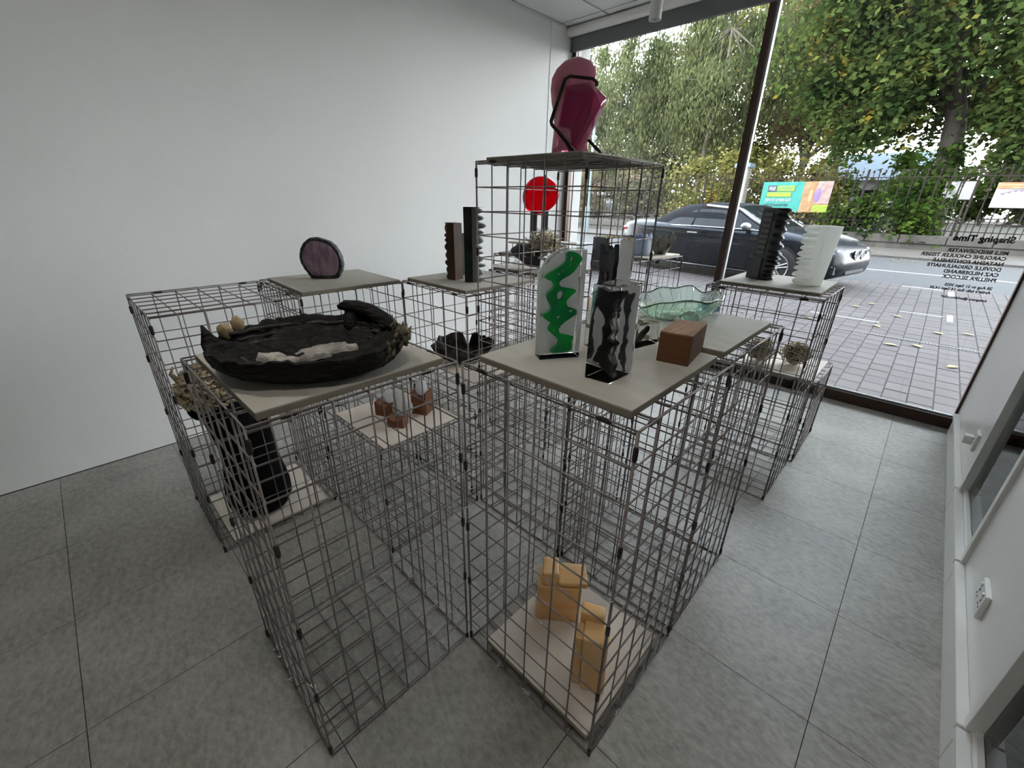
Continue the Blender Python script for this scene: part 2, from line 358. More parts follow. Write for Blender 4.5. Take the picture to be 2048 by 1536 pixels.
# ceiling tiles: lay-in panels 0.6 m, T-bars between
yy = 3.49
xs = [-2.404 + 0.6 * k for k in range(-1, 7)]
xs[0] = XL
cnt = 0
rows = [(3.497, 3.60)] + [(3.49 - 0.6 * (k + 1) + 0.012, 3.49 - 0.6 * k - 0.012) for k in range(10)]
for (ya, yb) in rows:
    for a, b_ in zip(xs[:-1], xs[1:]):
        boxobj('ceiling_tile', 'ceiling_tile', a + 0.01, min(b_ - 0.01, XR + 1.5), ya, yb, ZC - 0.006, ZC - 0.001, ce)
bm = bmesh.new(); tube(bm, [(XL + 0.008, YB, ZC - 0.012), (XL + 0.008, YW - 0.1, ZC - 0.012)], 0.008, 4)
finish(bm, 'ceiling_edge_trim', 'ceiling_grid', ce)

# right wall: white boarded panels, skirting and glazed slots
wr = struct(thing('wall_right', '', '')); del wr['label']; del wr['category']
slots = [(1.973, 2.54), (0.60, 1.232)]
panels = [(2.54, YW), (1.232, 1.973), (-1.0, 0.60), (YB, -1.0)]
for (a, b_) in panels:
    boxobj('wall_panel', 'white_gloss', XR, XR + 0.04, a, b_, 0.0, ZC, wr)
for (a, b_) in slots:
    boxobj('wall_panel', 'white_gloss', XR, XR + 0.03, a, b_, 0.0, 0.14, wr)
    boxobj('wall_panel', 'white_gloss', XR, XR + 0.11, a, b_, 2.25, ZC, wr)
    f = boxobj('jamb', 'white_gloss', XR - 0.012, XR + 0.04, a - 0.022, a + 0.012, 0.135, 2.28, wr, bev=0.002)
    f = boxobj('jamb', 'white_gloss', XR - 0.012, XR + 0.04, b_ - 0.012, b_ + 0.022, 0.135, 2.28, wr, bev=0.002)
    boxobj('glazing_bead', 'white_gloss', XR + 0.004, XR + 0.016, a + 0.012, b_ - 0.012, 0.14, 0.150, wr)
    boxobj('glass_pane', 'partition_glass', XR + 0.016, XR + 0.022, a + 0.012, b_ - 0.012, 0.155, 2.25, wr)
# skirting with bead, in lengths
for k, (a, b_) in enumerate([(2.555, YW - 0.09), (1.96, 2.551), (1.225, 1.956), (0.4, 1.221), (-1.2, 0.396)]):
    bm = bmesh.new(); box(bm, XR - 0.016, XR, a, b_, 0.0, 0.112)
    box(bm, XR - 0.026, XR, a + 0.002, b_ - 0.002, 0.112, 0.135)
    bmesh.ops.bevel(bm, geom=bm.edges[:], offset=0.002, segments=1, affect='EDGES')
    o = finish(bm, 'baseboard_right' if k == 0 else 'baseboard_right', 'white_gloss'); struct(o)
# neighbouring room seen through the glazed slots
nr = struct(boxobj('floor_neighbour', 'vinyl_floor_1', XR + 0.115, XR + 1.7, YB, YW, -0.1, -0.002))
struct(boxobj('wall_neighbour', 'wall_paint', XR + 1.6, XR + 1.7, YB, YW, 0, ZC))

def socket(y, z, kind):
    t = thing('wall_socket', 'white double plug socket low on the right wall, nearest the camera' if kind == 2 else 'small white fused outlet with a plug, low on the right wall by the window', 'socket', (XR, y, z), 0)
    w_, h_ = (0.105, 0.085) if kind == 2 else (0.086, 0.086)
    bm = bmesh.new(); box(bm, -0.012, 0, -w_ / 2, w_ / 2, -h_ / 2, h_ / 2); bmesh.ops.bevel(bm, geom=bm.edges[:], offset=0.003, segments=2, affect='EDGES'); finish(bm, 'face_plate', 'white_plastic', t)
    for s in ((-1, 1) if kind == 2 else (0,)):
        bm = bmesh.new(); cy = s * w_ * 0.25
        box(bm, -0.0128, -0.011, cy - 0.003, cy + 0.003, 0.004, 0.013); box(bm, -0.0128, -0.011, cy - 0.013, cy - 0.006, -0.012, -0.008); box(bm, -0.0128, -0.011, cy + 0.006, cy + 0.013, -0.012, -0.008)
        finish(bm, 'pin_holes', 'socket_dark', t)
        boxobj('rocker_switch', 'white_plastic', -0.0165, -0.011, cy - 0.005, cy + 0.005, 0.021, 0.035, t, bev=0.001)
    if kind == 1:
        boxobj('plug', 'white_plastic', -0.045, -0.012, 0.004, 0.040, -0.03, 0.012, t, bev=0.004)
    return t
socket(1.615, 0.25, 2); socket(2.765, 0.30, 1)

# ---- shop window
win = struct(thing('window_1', '', '')); del win['label']; del win['category']
bm = bmesh.new(); box(bm, XL, XR + 0.02, YW - 0.03, YW + 0.05, 0.0, 0.075); bmesh.ops.bevel(bm, geom=bm.edges[:], offset=0.003, segments=1, affect='EDGES'); finish(bm, 'bottom_rail', 'bronze', win)
boxobj('rail_strip', 'aluminium', XL, XR + 0.02, YW - 0.002, YW + 0.012, 0.075, 0.086, win)
boxobj('left_jamb', 'bronze', XL + 0.0, XL + 0.045, YW - 0.03, YW + 0.05, 0.075, 2.62, win)
boxobj('right_jamb', 'bronze', XR - 0.012, XR + 0.02, YW + 0.004, YW + 0.05, 0.075, 2.66, win)
boxobj('mullion', 'bronze', -1.225, -1.185, YW - 0.045, YW + 0.045, 0.075, 2.66, win)
boxobj('mullion_strip', 'aluminium', -1.185, -1.168, YW - 0.02, YW + 0.012, 0.086, 2.66, win)
boxobj('head_rail', 'bronze', XL, XR + 0.02, YW - 0.01, YW + 0.05, 2.60, 2.67, win)
boxobj('glass_pane', 'window_glass', XL + 0.045, -1.225, YW + 0.0, YW + 0.008, 0.086, 2.60, win)
boxobj('glass_pane', 'window_glass', -1.168, XR - 0.012, YW + 0.0, YW + 0.008, 0.086, 2.60, win)
# roller blind over the left light and its white tube
bl = thing('roller_blind', 'grey rolled shutter blind with a white tube across the top of the shop window', 'blind', (0, YW - 0.10, 0))
bm = bmesh.new(); tube(bm, [(XL + 0.01, 0.0, 2.625), (XR, 0.0, 2.625)], 0.036, 20); finish(bm, 'tube', 'white_gloss', bl, smooth=True, auto=40)
bm = bmesh.new(); box(bm, XL + 0.01, XR, 0.035, 0.055, 2.505, 2.60); finish(bm, 'shutter_box', 'blind_grey', bl)
bm = bmesh.new(); box(bm, XL + 0.01, XR, 0.030, 0.062, 2.495, 2.51); finish(bm, 'bottom_bar', 'blind_grey', bl)
# exterior wall around the window (above), keeps the building solid
struct(boxobj('wall_front_head', 'facade', -16, 14, YW + 0.05, YW + 0.25, 2.62, 9.0)); struct(boxobj('wall_front_upper', 'facade', -16, 14, YB - 0.15, YW + 0.05, 2.80, 9.0))
struct(boxobj('wall_front_left', 'render_white', -16, XL, YW + 0.05, YW + 0.25, -0.05, 2.62))
struct(boxobj('wall_front_right', 'facade', XR + 0.02, 14, YW + 0.01, YW + 0.25, -0.05, 2.62))

# lettering on the glass, readable from the street
TXT = [('Shaping Time', 0.304, 1.128, 0.046, 0.0006), ('MILS BRIDGEWATER', 0.302, 1.064, 0.0275, 0), ('CAROLINE CHOULER TISSIER', 0.302, 1.034, 0.0275, 0), ('NATASHA FONTENELLE', 0.302, 1.004, 0.0275, 0),
       ('DOVILLE GRIGALIUNAITE', 0.302, 0.974, 0.0275, 0), ('CAZ HILDEBRAND', 0.302, 0.944, 0.0275, 0), ('PHILLIPA SILCOCK', 0.302, 0.914, 0.0275, 0),
       ('28 Aug to 21 Sept 2025', 0.302, 0.870, 0.021, 0), ("Artist's talk: Sun 14 Sept 14.30", 0.302, 0.846, 0.021, 0), ('Instagram: @exhibition247', 0.302, 0.800, 0.018, 0)]
vt = thing('window_lettering', 'black vinyl exhibition lettering on the right-hand shop window pane, mirrored from inside', 'lettering', (0, YW + 0.0095, 0))
for (s_, x, z, sz, off) in TXT:
    me = text_mesh(s_, sz, 0.0020 if sz > 0.04 else 0.0009 + 0.012 * (sz - 0.018), 0.0004); me.materials.append(MATS['vinyl'])
    o = link(me, 'text_line', vt); o.matrix_basis = Matrix(((-1, 0, 0, x), (0, 0, 1, 0), (0, 1, 0, z), (0, 0, 0, 1)))

# ceiling spot
sp = thing('ceiling_spotlight', 'pale cylindrical ceiling spotlight hanging near the window', 'light', (-1.60, 2.87, 2.30))
bm = bmesh.new()
prof = [(0.030, 0.03), (0.033, 0.0), (0.036, 0.0), (0.036, 0.24), (0.012, 0.245), (0.012, 0.364)]
loft(bm, [[(r * cos(2 * pi * k / 24), r * sin(2 * pi * k / 24), z) for k in range(24)] for (r, z) in prof], cap0=False); finish(bm, 'housing', 'spot_white', sp, smooth=True, auto=40)
bm = bmesh.new(); bmesh.ops.create_cone(bm, cap_ends=True, segments=24, radius1=0.030, radius2=0.022, depth=0.02, matrix=Matrix.Translation((0, 0, 0.04))); finish(bm, 'lens', 'socket_dark', sp)
bm = bmesh.new(); bmesh.ops.create_uvsphere(bm, u_segments=12, v_segments=8, radius=0.017, matrix=Matrix.Translation((0, 0, 0.035))); finish(bm, 'bulb', 'alloy', sp, smooth=True)
# two spotlights added above the frame to brighten the front cages
for k, (x, y, lab) in enumerate(((-1.15, 0.15, 'left'), (-0.15, 0.30, 'right'))):
    s2 = thing('ceiling_spotlight', 'added ceiling spotlight out of frame, brightening the front cages, %s one of the pair' % lab, 'light', (x, y, 2.30), 0, 'added spotlights brightening the front cages')
    for ch in sp.children:
        c = ch.copy(); COL.objects.link(c); c.parent = s2
    ld = bpy.data.lights.new('lamp', 'SPOT'); ld.energy = FILL_LAMP; ld.color = (1.0, 0.95, 0.88); ld.shadow_soft_size = 0.07; ld.spot_size = radians(115); ld.spot_blend = 1.0
    lo = bpy.data.objects.new('lamp', ld); COL.objects.link(lo); lo.parent = s2; lo.location = (0, 0, -0.08)
# ================================================================= WIRE CAGES
W = 0.45; R_W = 0.0021
PANELS = {}
def panel_mesh(nu, nv, wu, wv):
    key = (nu, nv, round(wu, 3), round(wv, 3))
    if key in PANELS: return PANELS[key]
    bm = bmesh.new()
    for i in range(nu + 1):
        u = wu * i / nu; bar(bm, (u, 0, 0), (u, 0, wv), R_W, 6)
    for j in range(nv + 1):
        v = wv * j / nv; o = R_W * 1.7 if 0 < j < nv else 0.0; bar(bm, (0, o, v), (wu, o, v), R_W, 6)
    me = bpy.data.meshes.new('mesh_panel'); bm.normal_update(); bm.to_mesh(me); bm.free(); me.materials.append(MATS['wire'])
    me.polygons.foreach_set('use_smooth', [True] * len(me.polygons)); PANELS[key] = me; return me
def hpanel_mesh(n, wx):
    key = ('h', n, round(wx, 3))
    if key in PANELS: return PANELS[key]
    bm = bmesh.new()
    for i in range(n + 1):
        u = wx * i / n; bar(bm, (u, 0, 0), (u, wx, 0), R_W, 6); bar(bm, (0, u, -R_W * 1.7), (wx, u, -R_W * 1.7), R_W, 6)
    me = bpy.data.meshes.new('mesh_panel'); bm.normal_update(); bm.to_mesh(me); bm.free(); me.materials.append(MATS['wire'])
    me.polygons.foreach_set('use_smooth', [True] * len(me.polygons)); PANELS[key] = me; return me
def clip_mesh():
    bm = bmesh.new(); tube(bm, [(0, 0, -0.015), (0, 0, -0.010), (0, 0, 0.010), (0, 0, 0.015)], 0.006, 8, radii=[0.0036, 0.0052, 0.0052, 0.0036])
    me = bpy.data.meshes.new('corner_clip'); bm.normal_update(); bm.to_mesh(me); bm.free(); me.materials.append(MATS['clip']); return me
def zip_mesh():
    bm = bmesh.new(); tube(bm, [(0.006 * cos(a), 0.006 * sin(a), 0) for a in [2 * pi * k / 10 for k in range(11)]], 0.0016, 4)
    box(bm, 0.004, 0.009, -0.0025, 0.0025, -0.0025, 0.0025); tube(bm, [(0.007, 0, 0), (0.014, 0.003, 0.004), (0.024, 0.004, 0.007)], 0.0014, 4)
    me = bpy.data.meshes.new('zip_tie'); bm.normal_update(); bm.to_mesh(me); bm.free(); me.materials.append(MATS['zip']); return me
CLIP = clip_mesh(); ZIP = zip_mesh()
GRP = 'welded wire mesh display cages'
def cage(xmax, ymin, h, label, rot=0.0, rows=None, ties=10, seed=1, mids=()):
    rr = random.Random(seed); rows = rows or max(1, round(h / 0.079))
    t = thing('wire_cage', label, 'cage', (xmax - W * cos(rot), ymin - W * sin(rot), 0), rot, GRP)   # origin at xmin,ymin corner
    pm = panel_mesh(6, rows, W, h); g = 0.003
    for (x, y, rz) in ((0, 0, 0), (0, W, 0), (0, 0, pi / 2), (W, 0, pi / 2)):
        o = link(pm, 'mesh_panel', t, (x, y, 0.003), rz)
        # rods of the neighbouring panel sit beside it, not in it
        if rz: o.location.x += g * (1 if x else -1)
    hm = hpanel_mesh(6, W - 0.006)
    for z in (0.008, h - 0.002) + tuple(mids):
        link(hm, 'mesh_panel', t, (0.003, 0.003, z))
    zc = [0.022, 0.25, 0.455, 0.68, 0.905]
    if h > 1.2: zc += [1.12, 1.38]
    zc = [z for z in zc if z < h - 0.02]
    for (x, y) in ((0, 0), (W, 0), (0, W), (W, W)):
        for z in zc: link(CLIP, 'corner_clip', t, (x + (0.002 if x else -0.002), y, z + rr.uniform(-0.02, 0.02)))
    for k in range(4):
        for f in (0.16, 0.82):
            f += rr.uniform(-0.05, 0.05)
            x, y = ((f * W, 0), (f * W, W), (0, f * W), (W, f * W))[k]
            if rr.random() < 0.75:
                o = link(CLIP, 'corner_clip', t, (x, y, h)); o.rotation_euler = (0, pi / 2, 0) if k < 2 else (pi / 2, 0, 0)
    for k in range(ties):
        e = rr.randrange(4); f = rr.uniform(0.1, 0.9) * W; z = rr.choice((0.006, 0.006, h * rr.uniform(0.1, 0.95)))
        x, y = ((f, 0), (f, W), (0, f), (W, f))[e]
        if z > 0.01: x, y = rr.choice(((0, 0), (W, 0), (W, W), (0, W)))
        o = link(ZIP, 'zip_tie', t, (x, y, z)); o.rotation_euler = (rr.uniform(-0.5, 0.5), rr.uniform(-0.5, 0.5), rr.uniform(0, 6.28))
    for c in t.children:
        if c.name.startswith('zip_tie'): c.scale = (0.68, 0.68, 0.68)
    return t
H2 = 0.950
cage(-0.738, 0.137, H2, 'wire mesh cage at front left carrying the long charred bowl', seed=11, ties=13)
cage(-0.271, 0.593, H2, 'nearest wire mesh cage, carrying the clear and green resin blocks, orange blocks at its foot', seed=12, ties=14)
cage(-0.276, 1.074, H2, 'wire mesh cage carrying the wide green glass bowl', seed=13)
cage(-1.692, 0.146, H2, 'leftmost wire mesh cage with an empty top and the black vessel standing inside', seed=14)
cage(-1.714, 0.613, H2, 'wire mesh cage carrying the purple geode disc by the white wall', seed=15)
cage(-1.280, 1.081, H2, 'wire mesh cage carrying the rippled brown and green columns', seed=16, mids=(0.552,))
cage(-0.752, 1.075, 1.418, 'tallest wire mesh cage with the pink glass sculpture on top', seed=17, rows=18)
cage(-1.222, 0.612, 0.476, 'half-height wire mesh cage with three small brown wooden blocks on top', seed=18, rows=6)
cage(-1.275, 1.625, H2, 'wire mesh cage carrying the black rock with pale spiky tubes', seed=19)
cage(-1.80, 2.165, H2, 'wire mesh cage in the far corner below the red glass disc', seed=20)
cage(-1.315, 2.64, 0.955, 'wire mesh cage by the window carrying the blue and the smoky bowl', rot=radians(-4), seed=21)
cage(-0.257, 2.035, 0.958, 'wire mesh cage by the window carrying the black and the white rippled columns', seed=22)
cage(-0.240, 2.505, 0.462, 'low wire mesh cage against the window with two straw-like nests on top', seed=23, rows=6)

# ---- boards
def board(x0, x1, y0, y1, ztop, th, label, m='mdf', rot=0.0, name='display_board', grp=None):
    cx, cy = (x0 + x1) / 2, (y0 + y1) / 2
    t = thing(name, label, 'board', (cx, cy, ztop - th), rot, grp)
    boxobj('top_face', m, -(x1 - x0) / 2, (x1 - x0) / 2, -(y1 - y0) / 2, (y1 - y0) / 2, th - 0.003, th, t)
    boxobj('core', m + '_edge', -(x1 - x0) / 2, (x1 - x0) / 2, -(y1 - y0) / 2, (y1 - y0) / 2, 0, th - 0.003, t)
    return t
G1 = 'grey board tops on the cages'; G2 = 'pale plywood boards inside the cages'
ZT = 0.968
board(-1.152, -0.748, 0.160, 0.555, ZT, 0.0155, 'grey board under the long charred bowl', grp=G1)
board(-0.700, -0.303, 0.627, 1.035, ZT, 0.0155, 'grey board under the clear, green and black resin blocks', grp=G1)
board(-0.708, -0.303, 1.080, 1.488, ZT, 0.0155, 'grey board under the wide green glass bowl', grp=G1)
board(-2.100, -1.690, 0.622, 1.045, ZT, 0.0155, 'grey board under the purple geode disc', grp=G1, rot=radians(-2))
board(-1.718, -1.308, 1.100, 1.510, ZT, 0.0155, 'grey board under the brown and green rippled columns', grp=G1)
board(-0.695, -0.288, 2.140, 2.550, ZT + 0.004, 0.0155, 'grey board under the black and white rippled columns', grp=G1)
board(-1.185, -0.790, 1.105, 1.500, 1.434, 0.0145, 'grey board on the tallest cage under the pink sculpture', grp=G1)
board(-1.715, -1.32, 1.645, 2.045, ZT, 0.0155, 'grey board under the black rock with pale spiky tubes', grp=G1)
board(-2.200, -1.80, 2.165, 2.565, ZT, 0.0155, 'grey board in the far corner under the red glass disc', grp=G1)
board(-1.715, -1.305, 2.665, 3.075, 0.972, 0.0155, 'pale board under the blue and the smoky glass bowls by the window', m='ply', grp=G2, rot=radians(-4))
board(-1.587, -1.212, 0.623, 0.965, 0.485, 0.006, 'thin pale board under the three small brown wooden blocks', m='ply', grp=G2)
board(-1.655, -1.300, 1.13, 1.44, 0.561, 0.006, 'thin pale shelf board under the small dark shell bowl', m='ply', grp=G2)
board(-2.087, -1.702, 0.185, 0.570, 0.026, 0.014, 'pale floor board under the tall black vessel', m='ply', grp=G2)
board(-0.665, -0.290, 0.609, 0.992, 0.036, 0.018, 'pale floor board under the two orange block sculptures', m='ply', grp=G2)
board(-0.655, -0.262, 2.52, 2.93, 0.476, 0.012, 'white board against the window under the two straw-like nests', m='ply', grp=G2)
tt = thing('board_riser', 'second grey board raised on a thin wire frame in the far corner', 'board', (-2.02, 2.42, ZT))
boxobj('top_face', 'mdf', -0.17, 0.17, -0.17, 0.17, 0.055, 0.067, tt)
for (x, y) in ((-0.15, -0.15), (0.15, -0.15), (-0.15, 0.15), (0.15, 0.15)):
    bm = bmesh.new(); bar(bm, (x, y, 0), (x, y, 0.055), 0.003); finish(bm, 'leg', 'wire', tt)
# ================================================================= SCULPTURES
# ---- long charred bowl
def charred_bowl():
    cx, cy, z0 = -0.882, 0.318, ZT; ang = math.atan2(0.30, 0.22); a, b_ = 0.197, 0.130
    t = thing('charred_bowl', 'long oval charred black bowl with ragged rim and pale patches, on the front left board', 'sculpture', (cx, cy, z0), ang)
    NT, NR = 110, 20
    def rim(th):
        e = 1 + 0.05 * nz((cos(th) * 2, sin(th) * 2, 1)) + 0.02 * nz((cos(th) * 9, sin(th) * 9, 4))
        h = 0.060 + 0.008 * nz((cos(th) * 3, sin(th) * 3, 7)) + 0.008 * nz((cos(th) * 14, sin(th) * 14, 2))
        h += 0.024 * max(0, sin(th)) ** 1.5                       # back wall higher
        d = (th - pi * 1.02 + pi) % (2 * pi) - pi; h += 0.042 * math.exp(-(d / 0.085) ** 2)   # spike on the left end
        d = (th - 0.0 + pi) % (2 * pi) - pi; h += 0.022 * math.exp(-(d / 0.4) ** 2)
        return e, h
    bm = bmesh.new(); rings = []
    # outer underside up to the rim, then inner down to the centre
    for s in [0.0, 0.25, 0.45, 0.6, 0.72, 0.84, 0.93, 0.98, 1.0]:
        rr_ = 0.50 + 0.50 * math.sin(s * pi / 2) ** 0.9
        ring = []
        for k in range(NT):
            th = 2 * pi * k / NT; e, h = rim(th); q = rr_ * e
            zz = h * (1 - math.cos(s * pi / 2)) if s < 1 else h
            n_ = 0.006 * nz((cos(th) * 7, sin(th) * 7, zz * 40), 1, 3) * (1 if s > 0 else 0)
            ring.append((a * (q + n_ * 5) * cos(th), b_ * (q + n_ * 5) * sin(th), max(0.0, zz)))
        rings.append(ring)
    for s in [0.985, 0.95, 0.9, 0.84, 0.76, 0.68, 0.6, 0.5, 0.4, 0.3, 0.2, 0.1, 0.03]:
        ring = []
        for k in range(NT):
            th = 2 * pi * k / NT; e, h = rim(th)
            zz = 0.030 + (h - 0.030) * (s ** 3.2) + 0.010 * nz((s * cos(th) * 6, s * sin(th) * 12, 5)) * (1 if s < 0.9 else 0.3) + 0.004 * sin(s * 60 + 2 * nz((th * 2, s * 4, 0)))
            q = s * e * 0.985
            ring.append((a * q * cos(th), b_ * q * sin(th), max(0.004, zz)))
        rings.append(ring)
    loft(bm, rings); 
    finish(bm, 'shell', 'char', t, smooth=True)
    # thick lobe arching over the rim at the back right
    bm = bmesh.new()
    pts = [(0.168, 0.062, 0.060), (0.152, 0.080, 0.074), (0.130, 0.094, 0.086), (0.106, 0.104, 0.097), (0.080, 0.110, 0.105), (0.056, 0.112, 0.108), (0.040, 0.112, 0.106)]
    tube(bm, pts, 0.014, 12, radii=[0.014, 0.018, 0.0185, 0.0165, 0.0155, 0.012, 0.005])
    for v in bm.verts: v.co += Vector((0.003 * nz(v.co, 60), 0.003 * nz(v.co, 60, 5), 0.003 * nz(v.co, 60, 9)))
    finish(bm, 'arched_lobe', 'char', t, smooth=True)
    bm = bmesh.new(); tube(bm, [(0.066, 0.110, 0.04), (0.066, 0.112, 0.07), (0.068, 0.112, 0.095)], 0.012, 8, radii=[0.026, 0.018, 0.014])
    tube(bm, [(0.125, 0.092, 0.03), (0.130, 0.095, 0.06), (0.128, 0.096, 0.085)], 0.016, 8, radii=[0.030, 0.024, 0.014])
    finish(bm, 'lobe_root', 'char', t, smooth=True)
    # layered bark ribs along the inner back wall
    for j, (r0, zz) in enumerate(((0.90, 0.068), (0.82, 0.055), (0.74, 0.045), (0.66, 0.038))):
        bm = bmesh.new(); pts = []
        for k in range(30):
            th = radians(35 + 125 * k / 29) if j < 3 else radians(200 + 130 * k / 29)
            pts.append((a * r0 * cos(th), b_ * r0 * sin(th), zz + 0.006 * nz((k * 0.4, j, 0))))
        tube(bm, pts, 0.004, 6, radii=[0.0045 + 0.002 * nz((k * 0.7, j, 3)) for k in range(30)]); finish(bm, 'bark_rib', 'char_grey', t, smooth=True)
    # pale plaster patches
    for j, (px, py, sx, sy, rot) in enumerate(((0.030, 0.020, 0.060, 0.024, 0.25), (-0.072, -0.020, 0.032, 0.020, -0.1), (-0.034, -0.046, 0.028, 0.012, 0.3), (0.010, -0.026, 0.032, 0.007, 0.4), (0.07, 0.022, 0.022, 0.012, 0.0))):
        bm = bmesh.new(); c = bm.verts.new((px, py, 0.044)); prev = None; ring = []
        n = 22; inner = []
        for k in range(n):
            th = 2 * pi * k / n; q = 1 + 0.35 * nz((cos(th) * 1.6, sin(th) * 1.6, j * 3.1)) + 0.15 * nz((cos(th) * 5, sin(th) * 5, j))
            x = sx * q * cos(th); y = sy * q * sin(th); X = px + x * cos(rot) - y * sin(rot); Y = py + x * sin(rot) + y * cos(rot)
            s = math.hypot(X / a, Y / b_); base = 0.029 + 0.03 * s ** 3.2
            ring.append(bm.verts.new((X, Y, base + 0.000))); inner.append(bm.verts.new((px + (X - px) * 0.8, py + (Y - py) * 0.8, base + 0.011 + 0.004 * nz((X * 70, Y * 70, 0)))))
        for k in range(n):
            bm.faces.new((ring[k], ring[(k + 1) % n], inner[(k + 1) % n], inner[k])); bm.faces.new((inner[k], inner[(k + 1) % n], c))
        bmesh.ops.subdivide_edges(bm, edges=bm.edges[:], cuts=1, use_grid_fill=True)
        for v in bm.verts: v.co.z += 0.003 * nz(v.co, 90)
        finish(bm, 'pale_patch', 'plaster', t, smooth=True)
    # two tan knobs on the left rim
    for (x, y, z, s) in ((-0.158, 0.068, 0.082, 0.0135), (-0.176, 0.046, 0.074, 0.013)):
        bm = bmesh.new(); ellip(bm, (x, y, z), s * 1.0, s * 0.9, s * 1.35, 14, 10, f=lambda c: 1 + 0.3 * nz(c, 2.2, x * 50)); finish(bm, 'tan_knob', 'tan_coral', t, smooth=True)
    # crust of barnacle-like points on the right end
    rr = random.Random(5)
    bm = bmesh.new()
    for k in range(90):
        th = rr.uniform(-0.55, 0.75); e, h = rim(th); q = e * rr.uniform(0.90, 1.02); L = rr.uniform(0.008, 0.020)
        x, y, z = a * q * cos(th), b_ * q * sin(th), h - rr.uniform(0.0, 0.028)
        tube(bm, [(x, y, z - 0.004), (x + rr.uniform(0, 0.006), y + rr.uniform(-0.004, 0.004), z + L * 0.5), (x + rr.uniform(0, 0.01), y + rr.uniform(-0.006, 0.006), z + L)], 0.004, 5, radii=[0.0052, 0.0036, 0.0008])
    o = finish(bm, 'barnacle_crust', 'moss_coral', t, smooth=True); o['kind'] = 'stuff'
charred_bowl()

# ---- black vessel with coral ruff inside the leftmost cage
def coral_vessel():
    t = thing('coral_vessel', 'tall black waisted vessel with a pale coral-like ruffled top, inside the leftmost cage', 'sculpture', (-1.865, 0.345, 0.026))
    prof = [(0.0, 0.085), (0.012, 0.108), (0.05, 0.124), (0.10, 0.126), (0.15, 0.120), (0.20, 0.110), (0.25, 0.103), (0.30, 0.100), (0.36, 0.102), (0.42, 0.108), (0.48, 0.110), (0.54, 0.10), (0.60, 0.08)]
    bm = bmesh.new()
    loft(bm, [[(r * (1 + 0.04 * nz((cos(2 * pi * k / 40), sin(2 * pi * k / 40), z * 6))) * cos(2 * pi * k / 40) - 0.10 * max(0, z - 0.3) ** 1.3, r * sin(2 * pi * k / 40) - 0.16 * max(0, z - 0.3) ** 1.3, z) for k in range(40)] for (z, r) in prof])
    finish(bm, 'body', 'velvet_black', t, smooth=True)
    bm = bmesh.new(); ellip(bm, (-0.02, -0.115, 0.515), 0.05, 0.045, 0.05, 16, 12); finish(bm, 'mouth', 'velvet_black', t, smooth=True)
    rr = random.Random(9); bm = bmesh.new(); C0 = Vector((-0.02, -0.05, 0.585))
    for k in range(330):
        d = Vector((rr.gauss(0, 1), rr.gauss(0, 1), rr.gauss(0, 0.9))).normalized()
        p = C0 + Vector((d.x * 0.105, d.y * 0.125, d.z * 0.095))
        if (p - Vector((-0.03, -0.15, 0.515))).length < 0.045: continue
        tan = d.cross(Vector((rr.uniform(-1, 1), rr.uniform(-1, 1), rr.uniform(-1, 1)))).normalized(); L = rr.uniform(0.012, 0.03); q = []
        for s in range(7):
            f = s / 6; q.append(p + tan * L * (f - 0.5) * 2 + d * (0.009 * sin(f * pi * 2.2 + k)) + d.cross(tan) * 0.008 * sin(f * 5 + k * 2))
        tube(bm, q, 0.0045, 6, radii=[0.003, 0.006, 0.0065, 0.006, 0.0065, 0.006, 0.003])
    o = finish(bm, 'coral_ruff', 'vase_coral', t, smooth=True); o['kind'] = 'stuff'
    bm = bmesh.new(); ellip(bm, tuple(C0), 0.098, 0.118, 0.088, 20, 14, f=lambda c: 1 + 0.08 * nz(c, 3)); finish(bm, 'coral_core', 'moss_coral', t, smooth=True)
    for k, (x, y) in enumerate(((-0.02, -0.15), (-0.05, -0.10))):
        bm = bmesh.new()
        tube(bm, [(x, y, 0.63), (x - 0.01, y - 0.02, 0.67), (x + 0.005, y - 0.01, 0.70)], 0.006, 6, radii=[0.012, 0.007, 0.003]); finish(bm, 'coral_spur', 'vase_coral', t, smooth=True)
coral_vessel()

# ---- geode disc
def geode():
    base = Vector((-1.942, 0.817, 0)); dirv = Vector((0.073, 0.086, 0)).normalized(); rz = math.atan2(dirv.y, dirv.x)
    t = thing('geode_disc', 'upright round purple geode-like glass disc with a dark crusted rim, by the white wall', 'sculpture', (base.x, base.y, ZT), rz)
    out = [(-0.055, 0.0), (-0.066, 0.018), (-0.080, 0.042), (-0.090, 0.066), (-0.092, 0.095), (-0.082, 0.128), (-0.064, 0.155), (-0.040, 0.172), (-0.012, 0.176), (0.018, 0.168), (0.046, 0.158), (0.066, 0.140), (0.080, 0.116), (0.088, 0.09), (0.089, 0.06), (0.080, 0.03), (0.066, 0.006), (0.056, 0.0)]
    def ring(sc, y, cz=0.088, n=96, amp=0.0):
        r = []
        for k in range(n):
            f = k / n * len(out); i = int(f); q = f - i; p0, p1 = out[i], out[(i + 1) % len(out)]
            x = p0[0] * (1 - q) + p1[0] * q; z = p0[1] * (1 - q) + p1[1] * q; e = 1 + amp * nz((x * 60, z * 60, y * 50))
            r.append((x * sc * e, y, max(0.0, cz + (z - cz) * sc * e)))
        return r
    bm = bmesh.new(); loft(bm, [ring(0.92, 0.020), ring(0.99, 0.014, amp=0.02), ring(1.0, 0.0, amp=0.02), ring(0.985, -0.015, amp=0.03), ring(0.93, -0.022, amp=0.03), ring(0.85, -0.021, amp=0.03)]); finish(bm, 'crusted_rim', 'geode_rim', t, smooth=True)
    bm = bmesh.new(); loft(bm, [ring(0.84, -0.018), ring(0.82, -0.025, amp=0.03), ring(0.6, -0.027, amp=0.02), ring(0.2, -0.028)]); finish(bm, 'purple_core', 'geode_core', t, smooth=True)
geode()

